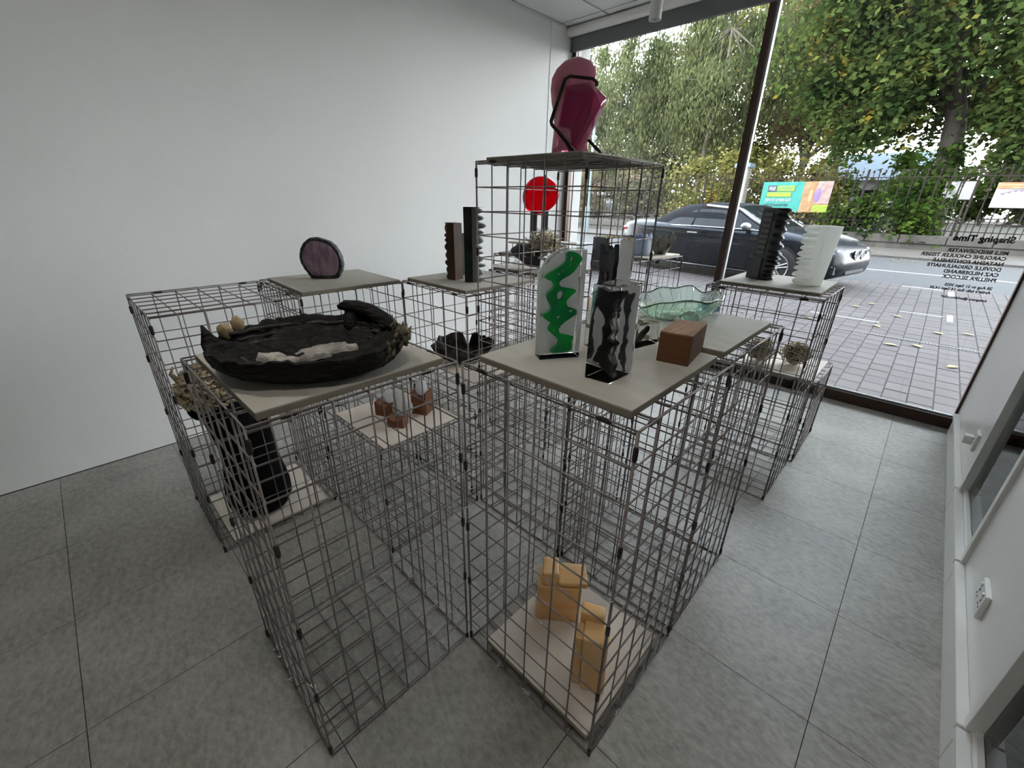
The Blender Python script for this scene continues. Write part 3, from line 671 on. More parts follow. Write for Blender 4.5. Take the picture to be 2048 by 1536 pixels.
# ---- rippled columns
def totem(name, label, x, y, z, rz, w_, d_, h, bulge, side, m, seed, lean=0.0, flare=0.0, m2=None, nrip=10, taper=0.0, extra=None):
    """slab of width w_ (local x) and depth d_ (local y); its 'side' (+x or -x) carries stacked ripples"""
    t = thing(name, label, 'sculpture', (x, y, z), rz, None)
    rr = random.Random(seed)
    lv = [0]; 
    while lv[-1] < 1: lv.append(lv[-1] + rr.uniform(0.6, 1.4) / nrip)
    lv = [v / lv[-1] for v in lv]
    rings = []
    for i in range(len(lv) - 1):
        z0, z1 = lv[i] * h, lv[i + 1] * h; big = rr.uniform(0.65, 1.0) * bulge
        for f, q in ((0.02, 0.35), (0.2, 0.8), (0.45, 1.0), (0.7, 0.85), (0.93, 0.35)):
            zz = z0 + (z1 - z0) * f; rings.append((zz, big * q))
    rings = [(0, rings[0][1])] + rings + [(h, bulge * 0.9)]
    bm = bmesh.new(); R = []
    for (zz, b_) in rings:
        f = zz / h; wq = w_ * (1 + flare * f) * (1 - taper * (1 - f)); sh = lean * f; ring = [(-side * wq / 2, -d_ / 2), (side * wq / 2 * 0.2, -d_ / 2)]
        for k in range(9):
            a_ = -pi / 2 + pi * k / 8; ring.append((side * (wq * 0.2 + b_ * cos(a_)), d_ / 2 * sin(a_) * (0.92 + 0.08 * b_ / bulge)))
        ring += [(side * wq / 2 * 0.2, d_ / 2), (-side * wq / 2, d_ / 2)]
        if side < 0: ring = ring[::-1]
        R.append([(px + sh, py, zz) for (px, py) in ring])
    loft(bm, R); finish(bm, 'rippled_body', m, t, smooth=True, auto=32)
    if m2:
        bm = bmesh.new(); x0 = -side * w_ * 0.52 * (1 + flare); x1 = -side * w_ * 0.02
        r2 = []
        for f in (0, 1):
            xa = -side * w_ / 2 * (1 + flare * f) * (1 - taper * (1 - f)) - side * 0.002 + lean * f; xb = side * w_ * 0.05 + lean * f
            q = [(xa, -d_ / 2 - 0.003, h * f), (xb, -d_ / 2 - 0.003, h * f), (xb, d_ / 2 + 0.003, h * f), (xa, d_ / 2 + 0.003, h * f)]
            r2.append(q if side < 0 else q[::-1])
        loft(bm, r2); bmesh.ops.recalc_face_normals(bm, faces=bm.faces[:]); finish(bm, 'flat_slab', m2, t)
    return t
totem('rippled_column', 'short dark red-brown rippled column left of the green one', -1.553, 1.238, ZT, radians(12), 0.062, 0.05, 0.240, 0.028, -1, 'totem_red', 3, m2='totem_red', nrip=7)
totem('rippled_column', 'tall dark green rippled column with grey ripples on its right', -1.443, 1.262, ZT, radians(35), 0.060, 0.045, 0.306, 0.050, 1, 'totem_grey', 8, m2='totem_green', nrip=10)
totem('rippled_column', 'pale blue-grey rippled column half hidden behind the brown and green ones', -1.600, 1.375, ZT, radians(20), 0.05, 0.05, 0.190, 0.050, 1, 'totem_blue', 5, nrip=6)
tb = totem('rippled_column', 'tall black rippled column with a ladder-like recess, by the window', -0.568, 2.352, ZT + 0.004, radians(-30), 0.105, 0.07, 0.318, 0.052, 1, 'totem_black', 4, lean=0.0, nrip=11)
boxobj('recess', 'car_black', -0.036, 0.012, -0.0365, -0.034, 0.112, 0.308, tb)
for k in range(8):
    boxobj('rung', 'rung_grey', -0.034, 0.010, -0.0385, -0.0365, 0.116 + k * 0.0238, 0.131 + k * 0.0238, tb, bev=0.0009)
boxobj('base_block', 'totem_black', -0.060, 0.012, -0.043, -0.028, 0.0, 0.100, tb, bev=0.002)
totem('rippled_column', 'white rippled column with a translucent flared back, right of the black one', -0.385, 2.340, ZT + 0.004, radians(48), 0.085, 0.080, 0.251, 0.056, -1, 'totem_white', 6, m2='totem_clear', flare=0.55, nrip=10)

# ---- resin blocks
def clear_block(label, corners, h, z, chamfer=None):
    """corners: three base corners (left, near, right); the fourth completes the parallelogram"""
    a_, b_, c_ = [Vector((*p, 0)) for p in corners]; d_ = a_ + c_ - b_
    o = b_.copy(); t = thing('resin_block', label, 'sculpture', (o.x, o.y, z))
    L = a_ - b_; Rr = c_ - b_; ring = [Vector((0, 0, 0)), Rr, Rr + L, L]
    bm = bmesh.new()
    if not chamfer: loft(bm, [[tuple(p) for p in ring], [tuple(p + Vector((0, 0, h))) for p in ring]])
    else:
        # profile in the plane of the right-hand face, swept along L: concave shoulder at the near corner
        prof = [(0, 0), (1, 0), (1, h)] + [(chamfer[0] * (1 - f), h - chamfer[1] * (1 - math.sqrt(max(0, 1 - f ** 2)) if chamfer[2] else math.sin(f * pi / 2) ** 2.0)) for f in [k / 8 for k in range(9)]]
        loft(bm, [[tuple(Rr * u + Vector((0, 0, v))) for (u, v) in prof], [tuple(Rr * u + L + Vector((0, 0, v))) for (u, v) in prof]])
    bmesh.ops.recalc_face_normals(bm, faces=bm.faces[:]); bmesh.ops.bevel(bm, geom=[e for e in bm.edges if e.calc_face_angle(0) > 0.6], offset=0.0012, segments=2, affect='EDGES')
    finish(bm, 'clear_body', 'clear', t)
    return t, L, Rr
def backing(t, L, Rr, h):
    bm = bmesh.new(); q0 = Rr * 0.95; n_ = Rr.normalized() * 0.0015
    loft(bm, [[tuple(q0 + L * u + Vector((0, 0, v)) - n_ * s) for (u, v) in ((0.04, 0.006), (0.96, 0.006), (0.96, h * 0.97), (0.04, h * 0.97))] for s in (0, 1)])
    bmesh.ops.recalc_face_normals(bm, faces=bm.faces[:]); finish(bm, 'milky_backing', 'resin_back', t)
def inlay(t, me, m, origin, xdir, zdir=(0, 0, 1), name='inlay'):
    me.materials.clear(); me.materials.append(MATS[m]); o = link(me, name, t); X = Vector(xdir).normalized(); Z = Vector(zdir); N = X.cross(Z)
    o.matrix_basis = Matrix(((X.x, Z.x, N.x, origin[0]), (X.y, Z.y, N.y, origin[1]), (X.z, Z.z, N.z, origin[2]), (0, 0, 0, 1))); return o
# green block
t, L, Rr = clear_block('clear resin block with a bright green blob inside, left on the nearest board', ((-0.616, 0.725), (-0.581, 0.703), (-0.530, 0.785)), 0.243, ZT, (0.62, 0.048, True))
gp = [(770, 170), (840, 185), (878, 230), (850, 250), (828, 300), (785, 335), (748, 350), (715, 380), (735, 410), (790, 418), (855, 432), (800, 480), (775, 510), (790, 550), (855, 568), (865, 600), (800, 640), (765, 665), (732, 700), (745, 738), (790, 750), (856, 765), (835, 800), (848, 885), (690, 888), (690, 862), (745, 820), (742, 785), (690, 740), (655, 705), (690, 660), (640, 635), (612, 598), (660, 580), (680, 550), (655, 510), (636, 462), (652, 440), (690, 410), (680, 370), (620, 350), (630, 325), (690, 290), (750, 255), (768, 225), (758, 190)]
gw = Rr.length
def gm(p): return ((p[0] - 602) / 290 * gw, (925 - p[1]) / 765 * 0.243)
gh = [(800, 225, 10, 24), (793, 266, 9, 9), (716, 322, 9, 8), (742, 303, 8, 9), (734, 465, 25, 32), (702, 523, 8, 9), (820, 580, 18, 10), (733, 622, 14, 12), (740, 690, 7, 7), (706, 716, 10, 9)]
gh = [(*gm((x, y)), rx / 290 * gw, ry / 765 * 0.243) for (x, y, rx, ry) in gh]
inlay(t, poly_mesh([gm(p) for p in gp], gh, 0.012), 'green_pigment', L * 0.32, Rr, name='green_blob')
# pale backing film on the far face so the clear part reads milky
boxm = bmesh.new(); q0 = L * 0.96
vs = [boxm.verts.new(q0 + Rr * u + Vector((0, 0, v))) for (u, v) in ((0.03, 0.004), (0.97, 0.004), (0.97, 0.238), (0.62, 0.238), (0.3, 0.222), (0.03, 0.190))]
boxm.faces.new(vs); ext = bmesh.ops.extrude_face_region(boxm, geom=boxm.faces[:]); bmesh.ops.translate(boxm, vec=-L.normalized() * 0.002, verts=[v for v in ext['geom'] if isinstance(v, bmesh.types.BMVert)])
bmesh.ops.recalc_face_normals(boxm, faces=boxm.faces[:]); finish(boxm, 'milky_backing', 'resin_back', t)
# black block in front
bp = [(0.10, 0.985), (0.2, 0.97), (0.42, 0.945), (0.62, 0.955), (0.92, 0.98), (0.98, 0.955), (0.86, 0.90), (0.72, 0.86), (0.62, 0.80), (0.76, 0.76), (0.60, 0.72), (0.55, 0.66), (0.62, 0.60), (0.75, 0.54), (0.62, 0.49), (0.55, 0.44), (0.90, 0.41), (0.72, 0.36), (0.62, 0.30), (0.72, 0.24), (0.92, 0.17), (0.78, 0.10), (0.93, 0.02), (0.82, 0.035), (0.62, 0.10), (0.35, 0.125), (0.38, 0.17), (0.12, 0.16), (0.08, 0.22), (0.22, 0.27), (0.20, 0.34), (0.42, 0.38), (0.36, 0.44), (0.40, 0.50), (0.28, 0.56), (0.42, 0.60), (0.40, 0.66), (0.25, 0.73), (0.08, 0.76), (0.05, 0.86)]
t, L, Rr = clear_block('clear resin block with a jagged black shape inside, nearest on the front board', ((-0.450, 0.694), (-0.394, 0.698), (-0.393, 0.783)), 0.192, ZT, None)
Lw = L.length; sc = lambda P, w_, h_: [((1 - x) * w_ if False else x * w_, z * h_) for (x, z) in P]
inlay(t, poly_mesh(sc(bp, Lw * 1.0, 0.186), [(0.62 * Lw, 0.13, 0.003, 0.006)], 0.016), 'black_pigment', L + Rr * 0.30 + Vector((0, 0, 0.003)), -L, name='black_shape')
bp2 = [(x * 0.55 + 0.35, z * 0.97) for (x, z) in bp]
inlay(t, poly_mesh(sc(bp2, Lw, 0.18), [], 0.006), 'smoke_pigment', L + Rr * 0.78 + Vector((0, 0, 0.004)), -L, name='smoky_shape')
backing(t, L, Rr, 0.192)
# tall block behind
t, L, Rr = clear_block('tallest clear resin block with black shapes inside, behind the green one', ((-0.577, 0.872), (-0.520, 0.852), (-0.496, 0.925)), 0.262, ZT, None)
tp = [(0.18, 0.97), (0.30, 0.93), (0.42, 0.96), (0.55, 0.90), (0.80, 0.93), (0.92, 0.985), (0.95, 0.88), (0.99, 0.82), (0.92, 0.76), (0.98, 0.70), (0.84, 0.62), (0.90, 0.55), (0.72, 0.50), (0.80, 0.42), (0.66, 0.36), (0.70, 0.26), (0.62, 0.16), (0.70, 0.06), (0.55, 0.02), (0.35, 0.06), (0.22, 0.14), (0.30, 0.26), (0.20, 0.38), (0.30, 0.48), (0.18, 0.58), (0.28, 0.70), (0.16, 0.82)]
inlay(t, poly_mesh(sc(tp, L.length, 0.255), [(0.033, 0.175, 0.010, 0.013), (0.028, 0.225, 0.004, 0.005), (0.026, 0.105, 0.004, 0.008)], 0.012), 'black_pigment', L + Rr * 0.35 + Vector((0, 0, 0.002)), -L, name='black_shape')
backing(t, L, Rr, 0.262)
# small low block
t, L, Rr = clear_block('small low clear resin block with a dark fleck, behind the wooden block', ((-0.515, 0.965), (-0.469, 0.941), (-0.450, 1.018)), 0.058, ZT, None)
inlay(t, poly_mesh([(0.0, 0.0), (0.012, 0.012), (0.02, 0.03), (0.03, 0.034), (0.045, 0.046), (0.05, 0.032), (0.038, 0.024), (0.028, 0.012), (0.015, 0.002)], [], 0.008), 'black_pigment', Rr * 0.1 + L * 0.5 + Vector((0, 0, 0.004)), Rr, name='dark_fleck')

# ---- walnut block
def wood_block(label, near, left, right, h, z):
    o = Vector((*near, 0)); L = Vector((*left, 0)) - o; Rr = Vector((*right, 0)) - o; t = thing('wooden_block', label, 'block', (o.x, o.y, z))
    bm = bmesh.new(); ring = [Vector((0, 0, 0)), Rr, Rr + L, L]; loft(bm, [[tuple(p) for p in ring], [tuple(p + Vector((0, 0, h - 0.002))) for p in ring]]); bmesh.ops.bevel(bm, geom=bm.edges[:], offset=0.0012, segments=1, affect='EDGES'); finish(bm, 'body', 'walnut', t)
    bm = bmesh.new(); c = (Rr + L) / 2; r2 = [c + (p - c) * 0.985 for p in ring]; loft(bm, [[tuple(p + Vector((0, 0, h - 0.003))) for p in r2], [tuple(p + Vector((0, 0, h))) for p in r2]]); finish(bm, 'end_grain_top', 'walnut_top', t)
wood_block('solid brown walnut block at the right of the nearest board', (-0.324, 0.911), (-0.394, 0.899), (-0.345, 1.046), 0.071, ZT)

# ---- green glass bowl, frosted ball, amber and teal pieces
def ruffled_bowl(label, x, y, z, rbase, rrim, h, m, seed, ell=1.0, rz=0.0, ruff=0.18, th=0.004, name='glass_bowl', tilt=0.0, folds=7, rise=0.35, curl=1.0, ball=False):
    t = thing(name, label, 'bowl', (x, y, z), rz)
    NT = 96; prof = [0, 0.04, 0.12, 0.22, 0.34, 0.46, 0.58, 0.70, 0.82, 0.92, 1.0]
    def P(s, th_, off):
        f = s ** curl; r = rbase + (rrim - rbase) * f; amp = ruff * s ** 2
        if ball: r = rbase + (rrim - rbase) * sin(pi * min(1, s * 0.5 + 0.28) ) ** 0.8 if s > 0 else rbase * 0.8
        r *= 1 + amp * (0.6 * sin(folds * th_ + seed) + 0.6 * nz((cos(th_) * 3, sin(th_) * 3, seed)))
        zz = h * (s ** 1.35) * (1 + rise * s * (nz((cos(th_) * 1.7, sin(th_) * 1.7, seed + 4)) + 0.25 * sin(folds * 1.7 * th_))) + tilt * s * cos(th_)
        return ((r - off) * cos(th_) * ell, (r - off) * sin(th_), max(zz, 0.0) + (off if s < 0.05 else 0))
    bm = bmesh.new(); rings = [[P(s, 2 * pi * k / NT, 0) for k in range(NT)] for s in prof] + [[P(s, 2 * pi * k / NT, th) for k in range(NT)] for s in prof[::-1]]
    loft(bm, rings); bmesh.ops.recalc_face_normals(bm, faces=bm.faces[:]); finish(bm, 'body', m, t, smooth=True); return t, P, NT
t, P, NT = ruffled_bowl('wide ruffled pale green glass bowl on the board by the window side', -0.545, 1.325, ZT, 0.052, 0.118, 0.068, 'green_glass', 2.0, ell=1.2, rz=radians(50), folds=5, ruff=0.07, th=0.003, rise=0.25, curl=0.6, tilt=0.010)
mat('green_dark', (0.03, 0.16, 0.06), 0.15, trans=0.4)
bm = bmesh.new(); tube(bm, [P(1.0, 2 * pi * k / 96, 0.0015) for k in range(97)], 0.0018, 6); finish(bm, 'dark_lip', 'green_dark', t, smooth=True)
bm = bmesh.new(); tube(bm, [P(0.02, 2 * pi * k / 48, -0.001) for k in range(49)], 0.004, 6)
for v in bm.verts: v.co.z = max(v.co.z, 0.0003)
finish(bm, 'foot_ring', 'green_dark', t, smooth=True)
bm = bmesh.new()
for k in range(26):
    a0 = k * 2 * pi / 26; tube(bm, [P(s, a0 + 0.25 * s + 0.1 * sin(k), -0.001) for s in (0.1, 0.25, 0.4, 0.55, 0.7, 0.85, 0.97)], 0.0014, 5)
finish(bm, 'moulded_ribs', 'green_glass', t, smooth=True)
t = thing('glass_ball', 'small frosted crumpled glass ball in front of the green bowl', 'sculpture', (-0.470, 1.262, ZT))
bm = bmesh.new(); ellip(bm, (0, 0, 0.022), 0.026, 0.026, 0.0225, 28, 18, f=lambda c: 1 + 0.09 * nz(c, 4) if c.z > -0.8 else 1)
for v in bm.verts: v.co.z = max(v.co.z, 0)
finish(bm, 'body', 'frost_green', t, smooth=True)
t = thing('amber_glass_jar', 'small amber glass block seen behind the black-speckled resin blocks', 'sculpture', (-0.682, 1.225, ZT), radians(20))
bm = bmesh.new(); box(bm, -0.017, 0.017, -0.012, 0.012, 0, 0.052); bmesh.ops.bevel(bm, geom=bm.edges[:], offset=0.003, segments=2, affect='EDGES'); finish(bm, 'body', 'amber_glass', t, smooth=True, auto=30)
bm = bmesh.new(); box(bm, -0.014, 0.014, -0.010, 0.010, 0.0525, 0.058); bmesh.ops.bevel(bm, geom=bm.edges[:], offset=0.002, segments=2, affect='EDGES'); finish(bm, 'cap', 'amber_glass', t)
t = thing('ice_glass_chunk', 'small white and teal glass chunk behind the green bowl', 'sculpture', (-0.485, 1.462, ZT), radians(10))
bm = bmesh.new(); ellip(bm, (0, 0, 0.016), 0.030, 0.022, 0.017, 12, 8, f=lambda c: 1 + 0.25 * nz(c, 2.2)); 
for v in bm.verts: v.co.z = max(v.co.z, 0)
finish(bm, 'teal_base', 'teal_glass', t)
bm = bmesh.new(); ellip(bm, (0, 0, 0.030), 0.024, 0.017, 0.009, 12, 8, f=lambda c: 1 + 0.3 * nz(c, 2.2, 3)); finish(bm, 'white_cap', 'white_frost', t)

# ---- three brown blocks with white glass
def scoop_block(name, label, x, y, z, rz, sx, sy, h, scoop, m='mahogany', side=0.0):
    t = thing(name, label, 'block', (x, y, z), rz); bm = bmesh.new(); n = 20; ring0 = []; ring1 = []
    # plan outline with a curved bite on one side; top dished
    N = 13; gx = [-sx / 2 + sx * i / (N - 1) for i in range(N)]; gy = [-sy / 2 + sy * j / 8 for j in range(9)]
    top = [[None] * 9 for _ in range(N)]; bot = [[None] * 9 for _ in range(N)]
    for i, xx in enumerate(gx):
        for j, yy in enumerate(gy):
            bite = side * max(0, 1 - (xx / (sx * 0.33)) ** 2) * (1 if j == 8 else j / 8)
            zz = h - scoop * max(0, 1 - (xx / (sx * 0.36)) ** 2) ** 0.5 if abs(xx) < sx * 0.36 else h
            top[i][j] = bm.verts.new((xx, yy - bite, zz)); bot[i][j] = bm.verts.new((xx, yy - bite, 0))
    for i in range(N - 1):
        for j in range(8):
            bm.faces.new((top[i][j], top[i + 1][j], top[i + 1][j + 1], top[i][j + 1])); bm.faces.new((bot[i][j], bot[i][j + 1], bot[i + 1][j + 1], bot[i + 1][j]))
    for i in range(N - 1):
        bm.faces.new((bot[i][0], bot[i + 1][0], top[i + 1][0], top[i][0])); bm.faces.new((bot[i + 1][8], bot[i][8], top[i][8], top[i + 1][8]))
    for j in range(8):
        bm.faces.new((bot[0][j + 1], bot[0][j], top[0][j], top[0][j + 1])); bm.faces.new((bot[N - 1][j], bot[N - 1][j + 1], top[N - 1][j + 1], top[N - 1][j]))
    finish(bm, 'body', m, t); return t
ZS = 0.486
tA = scoop_block('wooden_block', 'squat brown wooden block, left of the three on the low shelf', -1.440, 0.775, ZS, radians(25), 0.075, 0.06, 0.060, 0.016)
tB = scoop_block('wooden_block', 'small brown wooden block, front of the three on the low shelf', -1.325, 0.752, ZS, radians(35), 0.066, 0.05, 0.042, 0.014)
tC = scoop_block('wooden_block', 'tallest brown wooden block with a curved notch, right of the three on the low shelf', -1.355, 0.890, ZS, radians(28), 0.066, 0.066, 0.098, 0.024)
bm = bmesh.new(); ellip(bm, (0, 0, 0.108), 0.022, 0.030, 0.032, 18, 12); finish(bm, 'white_glass_ball', 'white_frost', tC, smooth=True)
t = thing('frosted_glass_blob', 'white frosted glass teardrop standing between the three brown blocks', 'sculpture', (-1.385, 0.800, ZS), radians(30))
bm = bmesh.new(); pr_ = [(0, 0.020), (0.012, 0.026), (0.03, 0.030), (0.05, 0.026), (0.07, 0.019), (0.09, 0.022), (0.11, 0.019), (0.122, 0.010)]
loft(bm, [[(r * cos(2 * pi * k / 24) * 1.15, r * sin(2 * pi * k / 24) * 0.8, z) for k in range(24)] for (z, r) in pr_]); finish(bm, 'body', 'white_frost', t, smooth=True)
bm = bmesh.new(); ellip(bm, (0.042, -0.012, 0.052), 0.024, 0.018, 0.030, 18, 12); finish(bm, 'lobe', 'white_frost', t, smooth=True)
bm = bmesh.new(); ellip(bm, (-0.042, 0.004, 0.082), 0.024, 0.018, 0.030, 18, 12); finish(bm, 'lobe', 'white_frost', t, smooth=True)

# ---- small dark shell bowl in the brown-column cage
t = thing('shell_bowl', 'small dark folded shell-like bowl on the shelf inside the cage', 'bowl', (-1.540, 1.268, 0.562), radians(52))
def shp(s, th, off):
    a_, b_ = 0.150, 0.092; e = 1 + 0.10 * nz((cos(th) * 2.2, sin(th) * 2.2, 8)) + 0.05 * sin(th * 9) * s
    h = 0.086 * (1 + 0.40 * max(0, sin(th)) + 0.35 * nz((cos(th) * 2.6, sin(th) * 2.6, 3)))
    gap = math.exp(-(((th - 1.35 + pi) % (2 * pi) - pi) / 0.13) ** 2); h *= 1 - 0.55 * gap
    r = (0.35 + 0.65 * s ** 0.8) * e
    return ((a_ * r - off) * cos(th), (b_ * r - off) * sin(th), h * s ** 1.7 + off * (1 if s < 0.1 else 0.1))
bm = bmesh.new(); ss = [0, 0.1, 0.25, 0.4, 0.55, 0.7, 0.82, 0.92, 1.0]
loft(bm, [[shp(s, 2 * pi * k / 90, 0) for k in range(90)] for s in ss] + [[shp(s, 2 * pi * k / 90, 0.006) for k in range(90)] for s in ss[::-1]])
finish(bm, 'shell', 'char_grey', t, smooth=True)
bm = bmesh.new(); tube(bm, [shp(1.0, radians(-60 + 120 * k / 30), 0.003) for k in range(31)], 0.005, 6); finish(bm, 'rolled_rim', 'char', t, smooth=True)
bm = bmesh.new()
for j in range(6): tube(bm, [shp(0.35 + j * 0.09, radians(110 + 100 * k / 20), 0.005) for k in range(21)], 0.0022, 5)
finish(bm, 'inner_ridges', 'char_grey', t, smooth=True)

# ---- black rock with pale spiky tubes
t = thing('urchin_rock', 'black rock sprouting a mop of pale spiky tubes, on the board before the white wall', 'sculpture', (-1.505, 1.755, ZT), radians(30))
bm = bmesh.new(); ellip(bm, (-0.015, -0.01, 0.055), 0.115, 0.066, 0.055, 16, 12, f=lambda c: 1 + 0.28 * nz(c, 1.8, 2)); 
for v in bm.verts: v.co.z = max(0, v.co.z + v.co.x * -0.25 + 0.01)
finish(bm, 'rock', 'totem_black', t)
def mop(c, R, n, m, seed, parent, name, rad=0.0035, sc=(1, 1, 1), wig=1.0, upper=-0.3, kind=True, L=1.0):
    rr = random.Random(seed); bm = bmesh.new(); c = Vector(c)
    for k in range(n):
        d = Vector((rr.gauss(0, 1), rr.gauss(0, 1), rr.gauss(0, 1))).normalized()
        if d.z < upper: d.z = -d.z
        p = c + Vector((d.x * R * sc[0], d.y * R * sc[1], d.z * R * sc[2])) * rr.uniform(0.2, 0.75); e = d.cross(Vector((rr.uniform(-1, 1), rr.uniform(-1, 1), rr.uniform(-1, 1)))).normalized(); q = []
        ln = R * rr.uniform(0.35, 0.7) * L
        for s in range(6):
            f = s / 5; q.append(p + d * ln * f * (1 - 0.5 * wig) + e * ln * wig * sin(f * 3.4 + k) * 0.45 + d.cross(e) * ln * wig * 0.35 * sin(f * 4 + k * 1.3))
        for x in q: x.z = max(x.z, 0.004)
        tube(bm, q, rad, 5, radii=[rad, rad * 1.1, rad, rad, rad * 0.9, rad * 0.4])
    o = finish(bm, name, m, parent, smooth=True)
    if kind: o['kind'] = 'stuff'
    return o
mop((0.040, 0.0, 0.098), 0.095, 260, 'urchin', 4, t, 'spiky_tubes', rad=0.0032, wig=0.55, L=1.15)
bm = bmesh.new(); ellip(bm, (0.035, 0, 0.08), 0.05, 0.045, 0.045, 14, 10); finish(bm, 'tube_core', 'vase_coral', t, smooth=True)

# ---- red disc on two grey posts
t = thing('red_glass_disc', 'glossy red glass disc held up on two dark grey posts in the far corner', 'sculpture', (-1.93, 2.27, ZT), math.atan2(0.62, 0.77))
for s in (-1, 1): boxobj('post', 'post_grey', s * 0.036 - 0.0235, s * 0.036 + 0.0235 - 0.002, -0.008, 0.008, 0.0, 0.275, t, bev=0.002)
bm = bmesh.new(); R0 = 0.114; zc = 0.365
def dr(th): return R0 * (1 + 0.05 * sin(2 * th + 0.6) + 0.03 * sin(3 * th + 1.5))
rings = []
for (s, y) in ((0.25, -0.036), (0.6, -0.036), (0.85, -0.030), (0.97, -0.016), (1.0, 0.0), (0.97, 0.016), (0.85, 0.026), (0.5, 0.030), (0.2, 0.031)):
    rings.append([(dr(2 * pi * k / 48) * s * cos(2 * pi * k / 48), y, zc + dr(2 * pi * k / 48) * s * sin(2 * pi * k / 48)) for k in range(48)])
loft(bm, rings); bmesh.ops.recalc_face_normals(bm, faces=bm.faces[:]); finish(bm, 'disc', 'red_glass', t, smooth=True)
bm = bmesh.new(); tube(bm, [(0.030, -0.037, zc + 0.115), (0.026, -0.042, zc + 0.03), (0.03, -0.037, zc - 0.08)], 0.009, 8); finish(bm, 'cleft', 'red_rim', t, smooth=True)
bm = bmesh.new(); tube(bm, [(0.036, -0.037, zc + 0.045), (0.07, -0.040, zc + 0.05), (0.112, -0.028, zc + 0.035)], 0.008, 8); finish(bm, 'cleft', 'red_rim', t, smooth=True)

# ---- blue and smoky bowls by the window
ruffled_bowl('rounded blue and white glass bowl on the board by the window', -1.475, 2.800, 0.973, 0.045, 0.088, 0.120, 'blue_glass', 5.0, ruff=0.05, th=0.004, folds=6, rise=0.25, ball=True)
ruffled_bowl('smoky dark glass bowl with a spiky pale rim, right of the blue one', -1.385, 2.945, 0.973, 0.036, 0.085, 0.105, 'smoke_glass', 9.0, ruff=0.12, th=0.004, folds=9, rise=0.5, curl=1.0)

# ---- pink glass figure on bent rods
def pink():
    t = thing('pink_glass_sculpture', 'tall glossy pink glass form leaning on a bent dark rod frame, on the tallest cage', 'sculpture', (-0.985, 1.30, 1.4345), math.atan2(0.605, 0.80)); t.scale = (1.22, 1.0, 1.0)
    # local x: to the right across the view, local y: away, z up
    # outline of the pale rounded back form: (z, x left, x right)
    prof = [(0.0, -0.050, 0.052), (0.04, -0.049, 0.052), (0.09, -0.046, 0.052), (0.13, -0.048, 0.052), (0.165, -0.056, 0.054), (0.20, -0.060, 0.058), (0.23, -0.058, 0.060), (0.255, -0.047, 0.056), (0.275, -0.028, 0.042), (0.284, -0.006, 0.020)]
    bm = bmesh.new(); rings = []
    for (z, x0, x1) in prof:
        c = (x0 + x1) / 2; r = (x1 - x0) / 2; rings.append([(c + r * cos(2 * pi * k / 36), 0.02 + 0.036 * (r / 0.058) ** 0.6 * sin(2 * pi * k / 36), z * 1.0) for k in range(36)])
    loft(bm, rings); finish(bm, 'pale_pink_back', 'pink_glass', t, smooth=True)
    # darker faceted front, kite-shaped
    front = [(-0.022, 0.205), (0.045, 0.213), (0.090, 0.170), (0.085, 0.150), (0.030, 0.0), (0.012, 0.0), (-0.040, 0.090)]
    bm = bmesh.new()
    def rg(s, y, cx=0.028, cz=0.11): return [(cx + (x - cx) * s, y, max(0.0, cz + (z - cz) * s)) for (x, z) in front]
    loft(bm, [rg(0.90, 0.015), rg(1.0, -0.005), rg(1.0, -0.018), rg(0.90, -0.030), [(0.034 + (x - 0.028) * 0.42 + (z - 0.11) * 0.22, -0.054, max(0.004, 0.098 + (z - 0.11) * 0.72)) for (x, z) in front]]); bmesh.ops.recalc_face_normals(bm, faces=bm.faces[:])
    bmesh.ops.bevel(bm, geom=bm.edges[:], offset=0.005, segments=3, affect='EDGES', profile=0.6)
    for v in bm.verts: v.co.z = max(v.co.z, 0)
    finish(bm, 'magenta_front', 'magenta_glass', t, smooth=True)
    bm = bmesh.new()
    tube(bm, [(0.058, -0.048, 0.196), (0.058, -0.052, 0.204), (0.048, -0.054, 0.213), (-0.010, -0.056, 0.220), (-0.022, -0.056, 0.212), (-0.052, -0.060, 0.100), (-0.050, -0.061, 0.092), (0.022, -0.070, 0.004)], 0.0048, 8); finish(bm, 'rod_frame', 'bronze_rod', t, smooth=True)
    bm = bmesh.new(); tube(bm, [(0.048, -0.040, 0.052), (0.092, -0.048, 0.004)], 0.0046, 8); finish(bm, 'rod_foot', 'bronze_rod', t, smooth=True)
pink()

# ---- nests on the low window cage
for (x, y, r, lab, sd) in ((-0.555, 2.645, 0.078, 'left straw-like ball of pale tangled tubes on the low board at the window', 31), (-0.395, 2.715, 0.080, 'right straw-like ball of pale tangled tubes, more golden, at the window', 32)):
    t = thing('tangled_nest', lab, 'sculpture', (x, y, 0.4765)); mop((0, 0, 0.066), r, 260, 'nest', sd, t, 'tangled_tubes', rad=0.003, wig=1.0, sc=(1, 1, 0.8), upper=-2, L=1.1)
    bm = bmesh.new(); ellip(bm, (0, 0, 0.062), r * 0.62, r * 0.62, r * 0.66, 16, 10); finish(bm, 'core', 'moss_coral', t, smooth=True)

